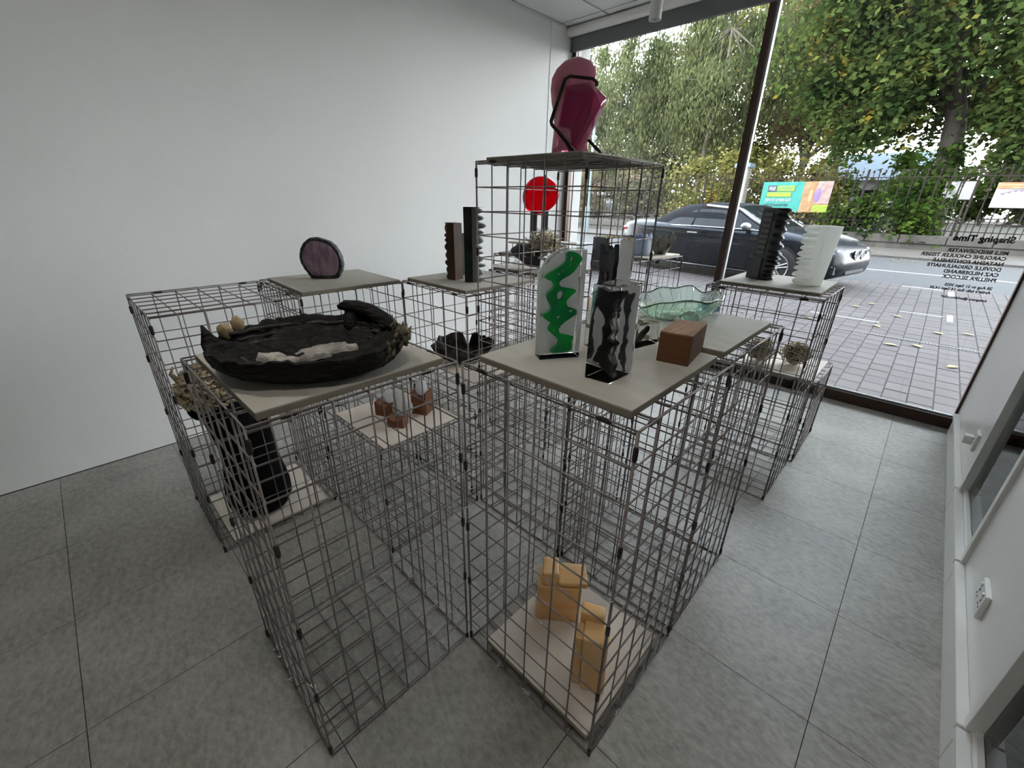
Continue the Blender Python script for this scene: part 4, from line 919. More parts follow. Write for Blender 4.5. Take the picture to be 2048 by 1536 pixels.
# ---- orange blocks on the floor board of the nearest cage
def rblock(t, name, x0, x1, y0, y1, z0, z1, rz=0, bev=0.007, m='amber', twist=0.0):
    bm = bmesh.new(); box(bm, x0, x1, y0, y1, z0, z1); bmesh.ops.bevel(bm, geom=bm.edges[:], offset=bev, segments=3, affect='EDGES', profile=0.6)
    bmesh.ops.subdivide_edges(bm, edges=[e for e in bm.edges if e.calc_length() > 0.03], cuts=2, use_grid_fill=True)
    for v in bm.verts:
        if v.co.z > z0 + 0.002: v.co += Vector((0.0015 * nz(v.co, 30), 0.0015 * nz(v.co, 30, 4), 0.001 * nz(v.co, 30, 8)))
        v.co.x += twist * (v.co.z - z0)
    o = finish(bm, name, m, t, smooth=True, auto=50); return o
ra = math.atan2(0.089, 0.111)
t = thing('orange_block_stack', 'stepped translucent orange glass block, back left on the floor board of the nearest cage', 'sculpture', (-0.599 + 0.0, 0.769, 0.0365), ra)
rblock(t, 'main_block', -0.002, 0.138, 0.0, 0.085, 0.0, 0.148)
rblock(t, 'right_step', 0.064, 0.155, 0.004, 0.092, 0.1483, 0.166)
rblock(t, 'top_step', 0.012, 0.0635, 0.006, 0.080, 0.1483, 0.200)
t = thing('orange_block_stack', 'tall curved translucent orange glass block, front right on the floor board of the nearest cage', 'sculpture', (-0.382, 0.685, 0.0365), math.atan2(0.030, 0.059))
rblock(t, 'front_column', 0.012, 0.078, 0.0, 0.062, 0.0, 0.205, twist=-0.03)
rblock(t, 'rear_column', -0.006, 0.062, 0.0625, 0.102, 0.0, 0.225, twist=-0.02)
rblock(t, 'side_fin', -0.012, 0.0115, 0.010, 0.060, 0.0, 0.190, bev=0.005, twist=-0.03)
# ================================================================= STREET
GZ = -0.05
pv = struct(boxobj('pavement', 'joint', -16, 9, YW + 0.05, 11.1, -0.30, GZ - 0.006))
pw, pl = 0.150, 0.205; rr = random.Random(21); near = []; far = []
for i in range(-60, 40):
    off = rr.random() * pl
    for j in range(0, 38):
        x = i * pw + 0.02; y = 3.75 + j * pl + off - pl
        if y < 3.745 or y + pl > 11.08 or x < -8.5 or x > 4.5: continue
        d = math.hypot(x, y); q = M.inverted() @ Vector((x + pw / 2, y + pl / 2, GZ))
        vis = q.z < 0 and 1000 < 1024 + 845.9 * q.x / -q.z < 2060 and 768 - 845.9 * q.y / -q.z < 870
        (near if (vis and x > -1.35) else far).append((d, x, y))
near.sort(); far += near[300:]; near = near[:300]
pvm = []
for k in range(3):
    for v in range(3):
        bm = bmesh.new(); dz = (0.0, 0.0012, -0.0012)[v]
        b0 = [(0.003, 0.003), (pw - 0.003, 0.003), (pw - 0.003, pl - 0.003), (0.003, pl - 0.003)]; b1 = [(0.007, 0.007), (pw - 0.007, 0.007), (pw - 0.007, pl - 0.007), (0.007, pl - 0.007)]
        loft(bm, [[(x, y, -0.012) for x, y in b0], [(x, y, -0.003 + dz) for x, y in b0], [(x, y, dz) for x, y in b1]])
        me = bpy.data.meshes.new('paver'); bm.to_mesh(me); bm.free(); me.materials.append(MATS['paver_' + 'abc'[k]]); pvm.append(me)
for (d, x, y) in near:
    o = link(rr.choice(pvm), 'paver', pv, (x, y, GZ))
bm = bmesh.new()
for (d, x, y) in far:
    c = rr.randrange(3); z1 = GZ + rr.choice((0, 0.001, -0.001))
    v = [bm.verts.new(p) for p in ((x + 0.005, y + 0.005, z1), (x + pw - 0.005, y + 0.005, z1), (x + pw - 0.005, y + pl - 0.005, z1), (x + 0.005, y + pl - 0.005, z1))]
    lo = [bm.verts.new((p.co.x + (-0.003 if n_ in (0, 3) else 0.003), p.co.y + (-0.003 if n_ < 2 else 0.003), z1 - 0.008)) for n_, p in enumerate(v)]
    f = bm.faces.new(v); f.material_index = c
    for k in range(4): f = bm.faces.new((lo[k], lo[(k + 1) % 4], v[(k + 1) % 4], v[k])); f.material_index = c
o = finish(bm, 'paver', ['paver_a', 'paver_b', 'paver_c'], pv); o['kind'] = 'stuff'
# slotted drain
dr_ = thing('slot_drain', 'narrow slotted drain channel running across the brick paving', 'drain', (0, 6.28, GZ))
boxobj('channel', 'paver_b', -4.5, 1.6, -0.028, 0.028, -0.01, 0.0035, dr_)
bm = bmesh.new()
for k in range(230): box(bm, -4.48 + k * 0.0264, -4.48 + k * 0.0264 + 0.012, -0.024, 0.024, 0.002, 0.0042)
finish(bm, 'slots', 'socket_dark', dr_)
# painted marks on the paving
for (x0, x1, y0, y1) in ((-0.12, 0.33, 8.03, 8.08), (0.37, 0.43, 7.75, 8.25), (0.37, 0.45, 9.9, 10.7), (-0.25, 0.30, 10.72, 10.80), (-1.0, -0.25, 7.0, 7.05)):
    struct(boxobj('painted_mark', 'road_white', x0, x1, y0, y1, GZ + 0.001, GZ + 0.003))
rd = struct(boxobj('road', 'asphalt', -60, 40, 11.1, 17.0, -0.4, -0.075))
struct(boxobj('road_line', 'road_white', -60, 40, 13.3, 13.42, -0.075, -0.072))
struct(boxobj('road_edge_line', 'road_white', -60, 40, 11.12, 11.2, -0.075, -0.071))
struct(boxobj('far_pavement', 'far_path', -60, 40, 17.0, 20.3, -0.4, -0.03))
kb = struct(boxobj('kerb', 'kerb_stone', -60, 40, 16.9, 17.05, -0.4, -0.02))
# churchyard wall in stones
wl = struct(boxobj('churchyard_wall', 'kerb_stone', -40, 30, 20.32, 20.6, -0.3, 0.40)); rr = random.Random(6); x = -20.0
k = 0
while x < 4.5:
    L = rr.uniform(0.75, 1.25); boxobj('wall_stone', 'kerb_stone', x + 0.015, x + L - 0.015, 20.27 + rr.uniform(-0.01, 0.01), 20.62, 0.17 if k % 1 == 0 else 0.1, 0.43, wl, bev=0.015); x += L; k += 1
struct(boxobj('churchyard_ground', 'earth', -70, 50, 20.6, 90, -0.3, 0.36))
bm = bmesh.new(); rr = random.Random(8)
for k in range(240):
    x, y = rr.uniform(-9, 3), rr.uniform(15.6, 20.2); a = rr.uniform(0, 6.3); s = rr.uniform(0.03, 0.07); z = -0.07 if y < 16.9 else -0.015
    bm.faces.new([bm.verts.new((x + s * cos(a + q), y + s * sin(a + q), z + 0.004 + 0.01 * (i % 2))) for i, q in enumerate((0, 1.2, 3.1, 4.6))])
o = finish(bm, 'leaf_litter', 'leaf_litter'); tag(o, 'drift of brown fallen leaves along the far side of the road', 'leaves'); o['kind'] = 'stuff'
rr = random.Random(14)
LV = [(-0.25, 6.75), (-0.12, 7.6), (0.15, 6.05), (0.42, 5.45), (-0.6, 7.9), (-0.45, 8.3), (0.55, 7.1), (-0.95, 6.6), (-0.05, 5.9), (0.30, 6.9)]
bm = bmesh.new(); pts = [(0, -0.05), (0.025, -0.02), (0.03, 0.015), (0.012, 0.05), (-0.012, 0.045), (-0.03, 0.01), (-0.02, -0.025)]
for z_ in (0.006,): bm.faces.new([bm.verts.new((x, y, z_ + 0.25 * abs(x))) for (x, y) in pts])
lfm = bpy.data.meshes.new('fallen_leaf'); bm.to_mesh(lfm); bm.free(); lfm.materials.append(MATS['fallen_leaf'])
for (x, y) in LV:
    o = link(lfm, 'fallen_leaf', None, (x, y, GZ), rr.uniform(0, 6)); o.scale = (1.2,) * 3; tag(o, 'yellow fallen leaf on the brick paving outside the window', 'leaf', 'fallen leaves on the paving')

# ---- railings
def fence():
    t = thing('iron_railings', 'long black iron churchyard railings with spear tops on the low stone wall across the road', 'fence', (0, 20.45, 0.43))
    x0, x1 = -26.0, 3.6; H = 1.92
    for z in (0.16, 0.40, H - 0.14): boxobj('rail', 'iron', x0, x1, -0.014, 0.014, z - 0.014, z + 0.014, t)
    bm = bmesh.new(); tube(bm, [(0, 0, 0), (0, 0, H)], 0.018, 5); loft(bm, [[(0.008 * cos(q), 0.008 * sin(q), H) for q in (0, pi / 2, pi, 3 * pi / 2)], [(0.034 * cos(q), 0.010 * sin(q), H + 0.045) for q in (0, pi / 2, pi, 3 * pi / 2)], [(0.002 * cos(q), 0.002 * sin(q), H + 0.14) for q in (0, pi / 2, pi, 3 * pi / 2)]])
    for s in (-1, 1): tube(bm, [(0, 0, H - 0.42), (s * 0.03, 0, H - 0.30), (s * 0.10, 0, H - 0.15)], 0.009, 4)
    box(bm, -0.03, 0.03, -0.012, 0.012, H - 0.44, H - 0.40)
    me = bpy.data.meshes.new('railing_bar'); bm.normal_update(); bm.to_mesh(me); bm.free(); me.materials.append(MATS['iron'])
    bm = bmesh.new(); tube(bm, [(0, 0, 0.0), (0, 0, 0.5)], 0.011, 4); loft(bm, [[(0.008 * cos(q), 0.008 * sin(q), 0.47) for q in (0, pi / 2, pi, 3 * pi / 2)], [(0.05 * cos(q), 0.010 * sin(q), 0.49) for q in (0, pi / 2, pi, 3 * pi / 2)], [(0.002 * cos(q), 0.002 * sin(q), 0.60) for q in (0, pi / 2, pi, 3 * pi / 2)]])
    ms = bpy.data.meshes.new('short_bar'); bm.normal_update(); bm.to_mesh(ms); bm.free(); ms.materials.append(MATS['iron'])
    bm = bmesh.new(); tube(bm, [(0, 0, H - 0.14), (0, 0, H)], 0.009, 4); loft(bm, [[(0.006 * cos(q), 0.006 * sin(q), H) for q in (0, pi / 2, pi, 3 * pi / 2)], [(0.030 * cos(q), 0.009 * sin(q), H + 0.03) for q in (0, pi / 2, pi, 3 * pi / 2)], [(0.002 * cos(q), 0.002 * sin(q), H + 0.11) for q in (0, pi / 2, pi, 3 * pi / 2)]])
    mt = bpy.data.meshes.new('spear_head'); bm.normal_update(); bm.to_mesh(mt); bm.free(); mt.materials.append(MATS['iron'])
    n = int((x1 - x0) / 0.31)
    for k in range(n):
        x = x0 + 0.31 * k
        if abs(x + 6.56) < 0.34 or abs(x + 0.155 + 6.56) < 0.3: continue
        if k % 9 == 4:
            boxobj('fence_post', 'iron', x - 0.032, x + 0.032, -0.032, 0.032, -0.05, H + 0.12, t)
        else: link(me, 'railing_bar', t, (x, 0, 0))
        if k < 210: link(ms, 'short_bar', t, (x + 0.155, 0, 0)); link(mt, 'spear_head', t, (x + 0.155, 0, 0))
fence()
pr = thing('gate_pier', 'pale brick gate pier with a dark cap stone in the railings, behind the window mullion', 'pier', (-6.56, 20.45, 0.432))
boxobj('cap_stone', 'slate_blue', -0.30, 0.30, -0.30, 0.30, 2.20, 2.37, pr, bev=0.03)
for k in range(22):
    for j in range(2):
        o_ = 0.0 if k % 2 else 0.07; xa, xb = (-0.24, 0.0 + o_) if j == 0 else (0.0 + o_, 0.24)
        boxobj('brick', 'brick_pale', xa + 0.004, xb - 0.004, -0.24, 0.24, 0.10 * k + 0.004, 0.10 * (k + 1) - 0.006, pr)

# ---- banners on the railings
def tx(s_, size, m, x, z, parent, bold=0.0, y=-0.006, shear=0.0, name='print', sx=1.0):
    me = text_mesh(s_, size, bold, 0.001, shear=shear); me.materials.append(MATS[m]); o = link(me, name, parent)
    o.matrix_basis = Matrix(((sx, 0, 0, x), (0, 0, -1, y), (0, 1, 0, z), (0, 0, 0, 1))); return o
bn = thing('event_banner', 'teal banner reading FREE with a photo of children, on the railings behind the car', 'banner', (-5.68, 20.36, 1.05))
bm = bmesh.new()
def sheet(bm, x0, x1, z0, z1, y=0, n=12, amp=0.012, seed=0):
    g = [[bm.verts.new((x0 + (x1 - x0) * i / n, y + amp * nz((i * 0.7, j * 1.1, seed)), z0 + (z1 - z0) * j / 4)) for j in range(5)] for i in range(n + 1)]
    for i in range(n):
        for j in range(4): bm.faces.new((g[i][j], g[i + 1][j], g[i + 1][j + 1], g[i][j + 1]))
    r = bmesh.ops.extrude_face_region(bm, geom=bm.faces[:]); bmesh.ops.translate(bm, vec=(0, 0.006, 0), verts=[v for v in r['geom'] if isinstance(v, bmesh.types.BMVert)]); bmesh.ops.recalc_face_normals(bm, faces=bm.faces[:])
sheet(bm, 0, 1.42, 0.0, 1.06); finish(bm, 'teal_field', 'banner_teal', bn)
bm = bmesh.new(); sheet(bm, 1.42, 2.33, 0.0, 1.06, seed=2); finish(bm, 'photo_field', 'banner_tan', bn)
bm = bmesh.new(); sheet(bm, 1.86, 2.33, 0.30, 1.06, y=-0.012, seed=3, n=6); finish(bm, 'photo_background', 'banner_pink', bn)
bm = bmesh.new(); sheet(bm, 1.85, 2.33, 0.02, 0.26, y=-0.012, seed=4, n=6); finish(bm, 'green_corner', 'banner_lime', bn)
bm = bmesh.new(); ellip(bm, (1.92, -0.012, 0.60), 0.11, 0.008, 0.25, 16, 10); finish(bm, 'printed_figure', 'banner_purple', bn)
bm = bmesh.new(); ellip(bm, (1.72, -0.012, 0.50), 0.07, 0.008, 0.28, 16, 10); finish(bm, 'printed_figure', 'banner_orange', bn)
boxobj('word_ground', 'banner_navy', 0.20, 0.51, -0.016, -0.012, 0.72, 0.93, bn)
boxobj('word_ground', 'banner_lime', 0.52, 1.12, -0.016, -0.012, 0.73, 0.92, bn)
boxobj('word_ground', 'banner_lime', 0.20, 1.05, -0.016, -0.012, 0.53, 0.69, bn)
tx('FREE', 0.19, 'paper_white', 0.225, 0.755, bn, 0.004, -0.018, 0.2, sx=0.62); tx('ACTIVITIES', 0.16, 'banner_teal', 0.54, 0.765, bn, 0.001, -0.018, 0.2, sx=0.62)
tx('FOR 8 TO 18 YEAR OLDS', 0.135, 'paper_white', 0.18, 0.37, bn, 0.004, -0.014, 0.1, sx=0.60); tx('28 JULY TO 22 AUGUST 2025', 0.115, 'banner_navy', 0.14, 0.20, bn, 0.002, -0.014, 0.1, sx=0.60)
b2 = thing('event_banner', 'white and orange banner tied to the railings at the right edge', 'banner', (0.80, 20.36, 1.32))
bm = bmesh.new(); sheet(bm, 0, 2.4, 0, 0.70, seed=8); finish(bm, 'sheet', 'paper_white', b2)
bm = bmesh.new(); sheet(bm, 0, 2.4, 0.53, 0.70, y=-0.014, seed=8); finish(bm, 'orange_band', 'banner_orange', b2)
bm = bmesh.new(); tube(bm, [(0.12 + 0.12 * k, -0.018, 0.38 + 0.12 * abs(sin(k * 0.42))) for k in range(19)], 0.006, 4)
for k in range(18):
    x, z = 0.18 + 0.12 * k, 0.37 + 0.12 * abs(sin((k + 0.5) * 0.42)); box(bm, x - 0.02, x + 0.02, -0.02, -0.016, z - 0.03, z + 0.01)
finish(bm, 'bunting', 'banner_purple', b2)
sg = thing('notice_board', 'white two-page notice board on brown posts behind the railings', 'sign', (-0.02, 22.0, 0.36))
for x in (-0.27, 0.27): boxobj('post', 'bark', x - 0.03, x + 0.03, 0.01, 0.07, 0, 1.2, sg)
for (x, tt_) in ((-0.37, 'To All'), (0.02, 'Heath')):
    boxobj('frame', 'iron', x - 0.02, x + 0.37, -0.01, 0.01, 1.18, 1.78, sg); boxobj('page', 'paper_white', x, x + 0.35, -0.014, -0.010, 1.2, 1.76, sg)
    for k in range(7): boxobj('text_row', 'print_grey', x + 0.04, x + 0.04 + 0.26 * (1 - 0.12 * (k % 3)), -0.016, -0.014, 1.62 - k * 0.055, 1.625 - k * 0.055, sg)
    boxobj('heading', 'print_grey', x + 0.08, x + 0.27, -0.016, -0.014, 1.68, 1.72, sg)

# ---- car
def car():
    u = radians(-12.0); t = thing('convertible_car', 'dark blue-black convertible car with a black soft top, parked outside the window', 'car', (-3.16, 9.90, GZ), u)
    #   x, zbot, ztop(centre), wbelt, zshoulder
    st = [(-2.31, 0.36, 0.80, 0.62, 0.72), (-2.27, 0.28, 0.93, 0.74, 0.84), (-2.15, 0.22, 1.00, 0.84, 0.90), (-1.85, 0.19, 1.03, 0.895, 0.92), (-1.4, 0.17, 1.03, 0.91, 0.93), (-0.9, 0.16, 1.0, 0.905, 0.93), (-0.3, 0.16, 0.98, 0.90, 0.925), (0.4, 0.16, 0.99, 0.90, 0.915), (0.9, 0.16, 1.0, 0.905, 0.90), (1.3, 0.16, 0.97, 0.91, 0.875), (1.7, 0.17, 0.91, 0.90, 0.82), (2.0, 0.19, 0.83, 0.865, 0.75), (2.18, 0.22, 0.74, 0.79, 0.67), (2.28, 0.28, 0.64, 0.66, 0.58), (2.32, 0.36, 0.54, 0.52, 0.50)]
    rings = []
    for (x, zb, zt, w_, zs) in st:
        zm = zb + (zs - zb) * 0.62; h = [(0, zt), (0.45 * w_, zt - 0.006), (0.75 * w_, zt - 0.03), (0.93 * w_, zs + 0.01), (0.985 * w_, zs - 0.05), (0.992 * w_, zm), (1.0 * w_, zb + (zs - zb) * 0.35), (0.97 * w_, zb + 0.08), (0.86 * w_, zb), (0, zb)]
        ring = [(x, -y, z) for (y, z) in h] + [(x, y, z) for (y, z) in h[-2:0:-1]]; rings.append(ring)
    bm = bmesh.new(); loft(bm, rings); bmesh.ops.recalc_face_normals(bm, faces=bm.faces[:]); o = finish(bm, 'body', 'car_paint', t, smooth=True, auto=38)
    # soft top
    cab = [(-1.52, 0.93, 0.72, 0.80), (-1.38, 1.06, 0.66, 0.80), (-1.1, 1.22, 0.62, 0.81), (-0.75, 1.335, 0.60, 0.815), (-0.3, 1.375, 0.595, 0.82), (0.1, 1.37, 0.60, 0.82), (0.42, 1.33, 0.61, 0.82)]
    def sec(x, zt, wt, wb, zb=0.92): return [(x, -wb, zb), (x, -(wb * 0.5 + wt * 0.5) - 0.01, (zb + zt) / 2), (x, -wt, zt - 0.07), (x, -wt * 0.85, zt - 0.015), (x, -wt * 0.4, zt), (x, wt * 0.4, zt), (x, wt * 0.85, zt - 0.015), (x, wt, zt - 0.07), (x, (wb + wt) / 2 + 0.01, (zb + zt) / 2), (x, wb, zb)]
    bm = bmesh.new(); loft(bm, [sec(*c) for c in cab], cap0=True, cap1=True); bmesh.ops.recalc_face_normals(bm, faces=bm.faces[:]); finish(bm, 'soft_top', 'soft_top', t, smooth=True, auto=40)
    # windscreen
    bm = bmesh.new(); a = sec(0.42, 1.325, 0.60, 0.80); b_ = [(1.08, -0.74, 0.935), (1.09, -0.745, 0.94), (1.10, -0.72, 0.955), (1.13, -0.55, 0.965), (1.16, -0.25, 0.975), (1.16, 0.25, 0.975), (1.13, 0.55, 0.965), (1.10, 0.72, 0.955), (1.09, 0.745, 0.94), (1.08, 0.74, 0.935)]
    loft(bm, [a, b_]); bmesh.ops.recalc_face_normals(bm, faces=bm.faces[:]); finish(bm, 'windscreen', 'car_glass', t, smooth=True, auto=30)
    for s in (-1, 1):
        bm = bmesh.new(); tube(bm, [(-0.28, s * 0.60, 1.315), (0.42, s * 0.615, 1.265), (0.75, s * 0.69, 1.10), (1.12, s * 0.755, 0.93)], 0.024, 8); finish(bm, 'windscreen_pillar', 'car_paint' if s > 0 else 'alloy', t, smooth=True)
        # side glass: lies just outside the cabin side
        def side(x, f):
            for i in range(len(cab) - 1):
                if cab[i][0] <= x <= cab[i + 1][0]: q = (x - cab[i][0]) / (cab[i + 1][0] - cab[i][0]); zt = cab[i][1] * (1 - q) + cab[i + 1][1] * q; wt = cab[i][2] * (1 - q) + cab[i + 1][2] * q; break
            else: zt, wt = 1.33 - max(0, x - 0.42) * 0.58, 0.61 + max(0, x - 0.42) * 0.2
            z = 0.93 + f * (max(zt - 0.10, 0.95) - 0.93); wy = 0.835 + (wt + 0.022 - 0.835) * min(1, (z - 0.93) / max(0.05, zt - 0.07 - 0.93)); return (x, s * wy, z)
        for (xa, xb, f0) in ((-1.02, -0.42, 0.0), (-0.38, 0.40, 0.0), (0.42, 0.98, 0.0)):
            bm = bmesh.new(); n = 8; lo = []; hi = []
            for i in range(n + 1):
                x = xa + (xb - xa) * i / n; fm = 0.92
                if xa < -1: fm = 0.92 * min(1, (i / n) ** 0.55 + 0.02)
                if xb > 0.9: fm = 0.95 * (1 - 0.85 * (i / n))
                lo.append(bm.verts.new(side(x, 0.02))); hi.append(bm.verts.new(side(x, max(0.05, fm))))
            for i in range(n): bm.faces.new((lo[i], lo[i + 1], hi[i + 1], hi[i]))
            r = bmesh.ops.extrude_face_region(bm, geom=bm.faces[:]); bmesh.ops.translate(bm, vec=(0, -s * 0.006, 0), verts=[v for v in r['geom'] if isinstance(v, bmesh.types.BMVert)]); bmesh.ops.recalc_face_normals(bm, faces=bm.faces[:])
            finish(bm, 'side_window', 'car_glass', t, smooth=True, auto=30)
        bm = bmesh.new(); tube(bm, [(-1.25, s * 0.835, 0.925), (-0.3, s * 0.850, 0.930), (0.6, s * 0.848, 0.925), (1.05, s * 0.83, 0.915)], 0.010, 6); finish(bm, 'belt_trim', 'chrome', t, smooth=True)
        boxobj('door_handle', 'chrome', -0.42, -0.20, s * 0.895 - 0.015, s * 0.895 + 0.025 * s + 0.005, 0.80, 0.825, t, bev=0.006)
        bm = bmesh.new(); ellip(bm, (0.80, s * 0.985, 0.985), 0.085, 0.095, 0.062, 16, 10); finish(bm, 'wing_mirror', 'alloy', t, smooth=True)
        boxobj('mirror_arm', 'car_black', 0.74, 0.83, min(s * 0.84, s * 0.97), max(s * 0.84, s * 0.97), 0.925, 0.95, t, bev=0.005)
        bm = bmesh.new(); tube(bm, [(-1.9, s * 0.908, 0.845), (-0.8, s * 0.903, 0.80), (0.6, s * 0.905, 0.77), (1.6, s * 0.908, 0.74)], 0.006, 5); finish(bm, 'body_crease', 'car_paint', t, smooth=True)
        bm = bmesh.new(); tube(bm, [(-1.0, s * 0.895, 0.20), (1.0, s * 0.895, 0.20)], 0.022, 6); finish(bm, 'sill', 'car_black', t, smooth=True)
        for xw in (-1.38, 1.43):
            bm = bmesh.new(); bmesh.ops.create_cone(bm, cap_ends=True, segments=40, radius1=0.365, radius2=0.365, depth=0.05, matrix=Matrix.Translation((xw, s * 0.890, 0.345)) @ Matrix.Rotation(pi / 2, 4, 'X')); finish(bm, 'wheel_arch', 'car_black', t)
            bm = bmesh.new(); tp_ = [(0.21, -0.10), (0.30, -0.11), (0.33, -0.09), (0.335, 0.09), (0.30, 0.11), (0.235, 0.105)]
            loft(bm, [[(xw + r * cos(2 * pi * k / 40), s * (0.825 + y), 0.335 + r * sin(2 * pi * k / 40)) for k in range(40)] for (r, y) in tp_]); bmesh.ops.recalc_face_normals(bm, faces=bm.faces[:]); finish(bm, 'tyre', 'tyre', t, smooth=True, auto=40)
            bm = bmesh.new(); tube(bm, [(xw + 0.225 * cos(2 * pi * k / 36), s * 0.932, 0.335 + 0.225 * sin(2 * pi * k / 36)) for k in range(37)], 0.012, 6)
            for k in range(5):
                for dd in (-0.14, 0.14):
                    a_ = 2 * pi * k / 5 + 0.3; tube(bm, [(xw + 0.04 * cos(a_ + dd * 2), s * 0.938, 0.335 + 0.04 * sin(a_ + dd * 2)), (xw + 0.222 * cos(a_ + dd), s * 0.934, 0.335 + 0.222 * sin(a_ + dd))], 0.014, 5)
            bmesh.ops.create_cone(bm, cap_ends=True, segments=20, radius1=0.055, radius2=0.05, depth=0.03, matrix=Matrix.Translation((xw, s * 0.938, 0.335)) @ Matrix.Rotation(pi / 2, 4, 'X'))
            finish(bm, 'alloy_wheel', 'alloy', t, smooth=True, auto=40)
        # lamps
        bm = bmesh.new(); ellip(bm, (2.02, s * 0.66, 0.635), 0.20, 0.175, 0.062, 18, 12); finish(bm, 'headlamp', 'lamp_lens', t, smooth=True)
        for q in (0, 1):
            bm = bmesh.new(); bmesh.ops.create_cone(bm, cap_ends=True, segments=20, radius1=0.05, radius2=0.045, depth=0.03, matrix=Matrix.Translation((2.215 - q * 0.05, s * (0.60 + q * 0.10), 0.64)) @ Matrix.Rotation(pi / 2, 4, 'Y')); finish(bm, 'lamp_ring', 'chrome', t, smooth=True, auto=30)
        bm = bmesh.new(); ellip(bm, (-2.17, s * 0.71, 0.80), 0.13, 0.15, 0.055, 16, 10); finish(bm, 'tail_lamp', 'tail_red', t, smooth=True)
        # kidney grille half
        bm = bmesh.new(); tube(bm, [(2.325, s * (0.13 + 0.105 * cos(a_)), 0.60 + 0.075 * sin(a_)) for a_ in [2 * pi * k / 20 for k in range(21)]], 0.010, 6); finish(bm, 'grille_surround', 'chrome', t, smooth=True)
        boxobj('grille', 'car_black', 2.29, 2.322, min(s * 0.03, s * 0.23), max(s * 0.03, s * 0.23), 0.535, 0.665, t, bev=0.01)
        boxobj('bumper_intake', 'car_black', 2.10, 2.262, min(s * 0.42, s * 0.72), max(s * 0.42, s * 0.72), 0.30, 0.42, t, bev=0.015)
        bm = bmesh.new(); tube(bm, [(2.285, s * 0.40, 0.415), (2.22, s * 0.74, 0.43)], 0.008, 5); finish(bm, 'intake_trim', 'chrome', t)
    boxobj('lower_intake', 'car_black', 2.2, 2.315, -0.38, 0.38, 0.29, 0.40, t, bev=0.015)
    bm = bmesh.new(); tube(bm, [(-2.29, -0.68, 0.45), (-2.33, 0, 0.45), (-2.29, 0.68, 0.45)], 0.03, 6); finish(bm, 'rear_bumper_strip', 'car_black', t, smooth=True)
car()
van = thing('parked_van', 'white van parked far off behind the railings at left', 'van', (-17.6, 26.0, 0.36), radians(-8))
bm = bmesh.new(); loft(bm, [[(x, -0.9, 0.3), (x, 0.9, 0.3), (x, 0.9, zt * 0.6), (x, 0.78, zt), (x, -0.78, zt), (x, -0.9, zt * 0.6)] for (x, zt) in ((-2.0, 1.35), (-1.9, 1.5), (0.7, 1.5), (1.35, 1.0), (2.0, 0.85), (2.1, 0.6))]); bmesh.ops.bevel(bm, geom=bm.edges[:], offset=0.04, segments=2, affect='EDGES'); finish(bm, 'body', 'render_white', van, smooth=True, auto=40)
boxobj('side_window', 'car_glass', -0.2, 0.7, -0.92, -0.86, 1.0, 1.35, van); boxobj('windscreen', 'car_glass', 0.72, 1.2, -0.7, 0.7, 1.02, 1.32, van)
for x in (-1.3, 1.3):
    bm = bmesh.new(); bmesh.ops.create_cone(bm, cap_ends=True, segments=24, radius1=0.32, radius2=0.32, depth=0.2, matrix=Matrix.Translation((x, -0.84, 0.32)) @ Matrix.Rotation(pi / 2, 4, 'X')); finish(bm, 'wheel', 'tyre', van)

# ---- buildings far behind
def house(name, label, x, y, z, sx, sy, h, roof, mw, mr, rz=0, wins=()):
    t = thing(name, label, 'building', (x, y, z), rz)
    boxobj('wall', mw, -sx / 2, sx / 2, -sy / 2, sy / 2, 0, h, t)
    bm = bmesh.new(); e = 0.25; v = [bm.verts.new(p) for p in ((-sx / 2 - e, -sy / 2 - e, h), (sx / 2 + e, -sy / 2 - e, h), (sx / 2 + e, sy / 2 + e, h), (-sx / 2 - e, sy / 2 + e, h), (-sx / 2, 0, h + roof), (sx / 2, 0, h + roof))]
    for f in ((0, 1, 5, 4), (2, 3, 4, 5), (1, 2, 5), (3, 0, 4), (3, 2, 1, 0)): bm.faces.new([v[i] for i in f])
    finish(bm, 'roof', mr, t)
    for (wx, wz, ww, wh) in wins:
        f = boxobj('window', 'render_white', wx - ww / 2 - 0.06, wx + ww / 2 + 0.06, -sy / 2 - 0.04, -sy / 2, wz - 0.06, wz + wh + 0.06, t); boxobj('pane', 'car_glass', wx - ww / 2, wx + ww / 2, -sy / 2 - 0.05, -sy / 2 - 0.035, wz, wz + wh, f)
    return t
house('house', 'white rendered house with a blue-grey roof glimpsed behind the railings and big tree', -4.8, 42.0, 0.3, 6.0, 5.0, 2.6, 1.8, 'render_white', 'slate_blue', 0, ((-1.8, 0.8, 1.0, 1.2), (0.4, 0.8, 1.0, 1.2), (2.1, 0.2, 0.8, 1.8)))
house('house', 'low red brick building with an orange tiled roof, far left behind the railings', -25.5, 42.0, 0.2, 9.0, 5.0, 2.4, 1.9, 'brick_red', 'roof_orange', 0, ((-2.5, 0.9, 1.2, 1.0), (1.5, 0.9, 1.2, 1.0)))
gi = 0
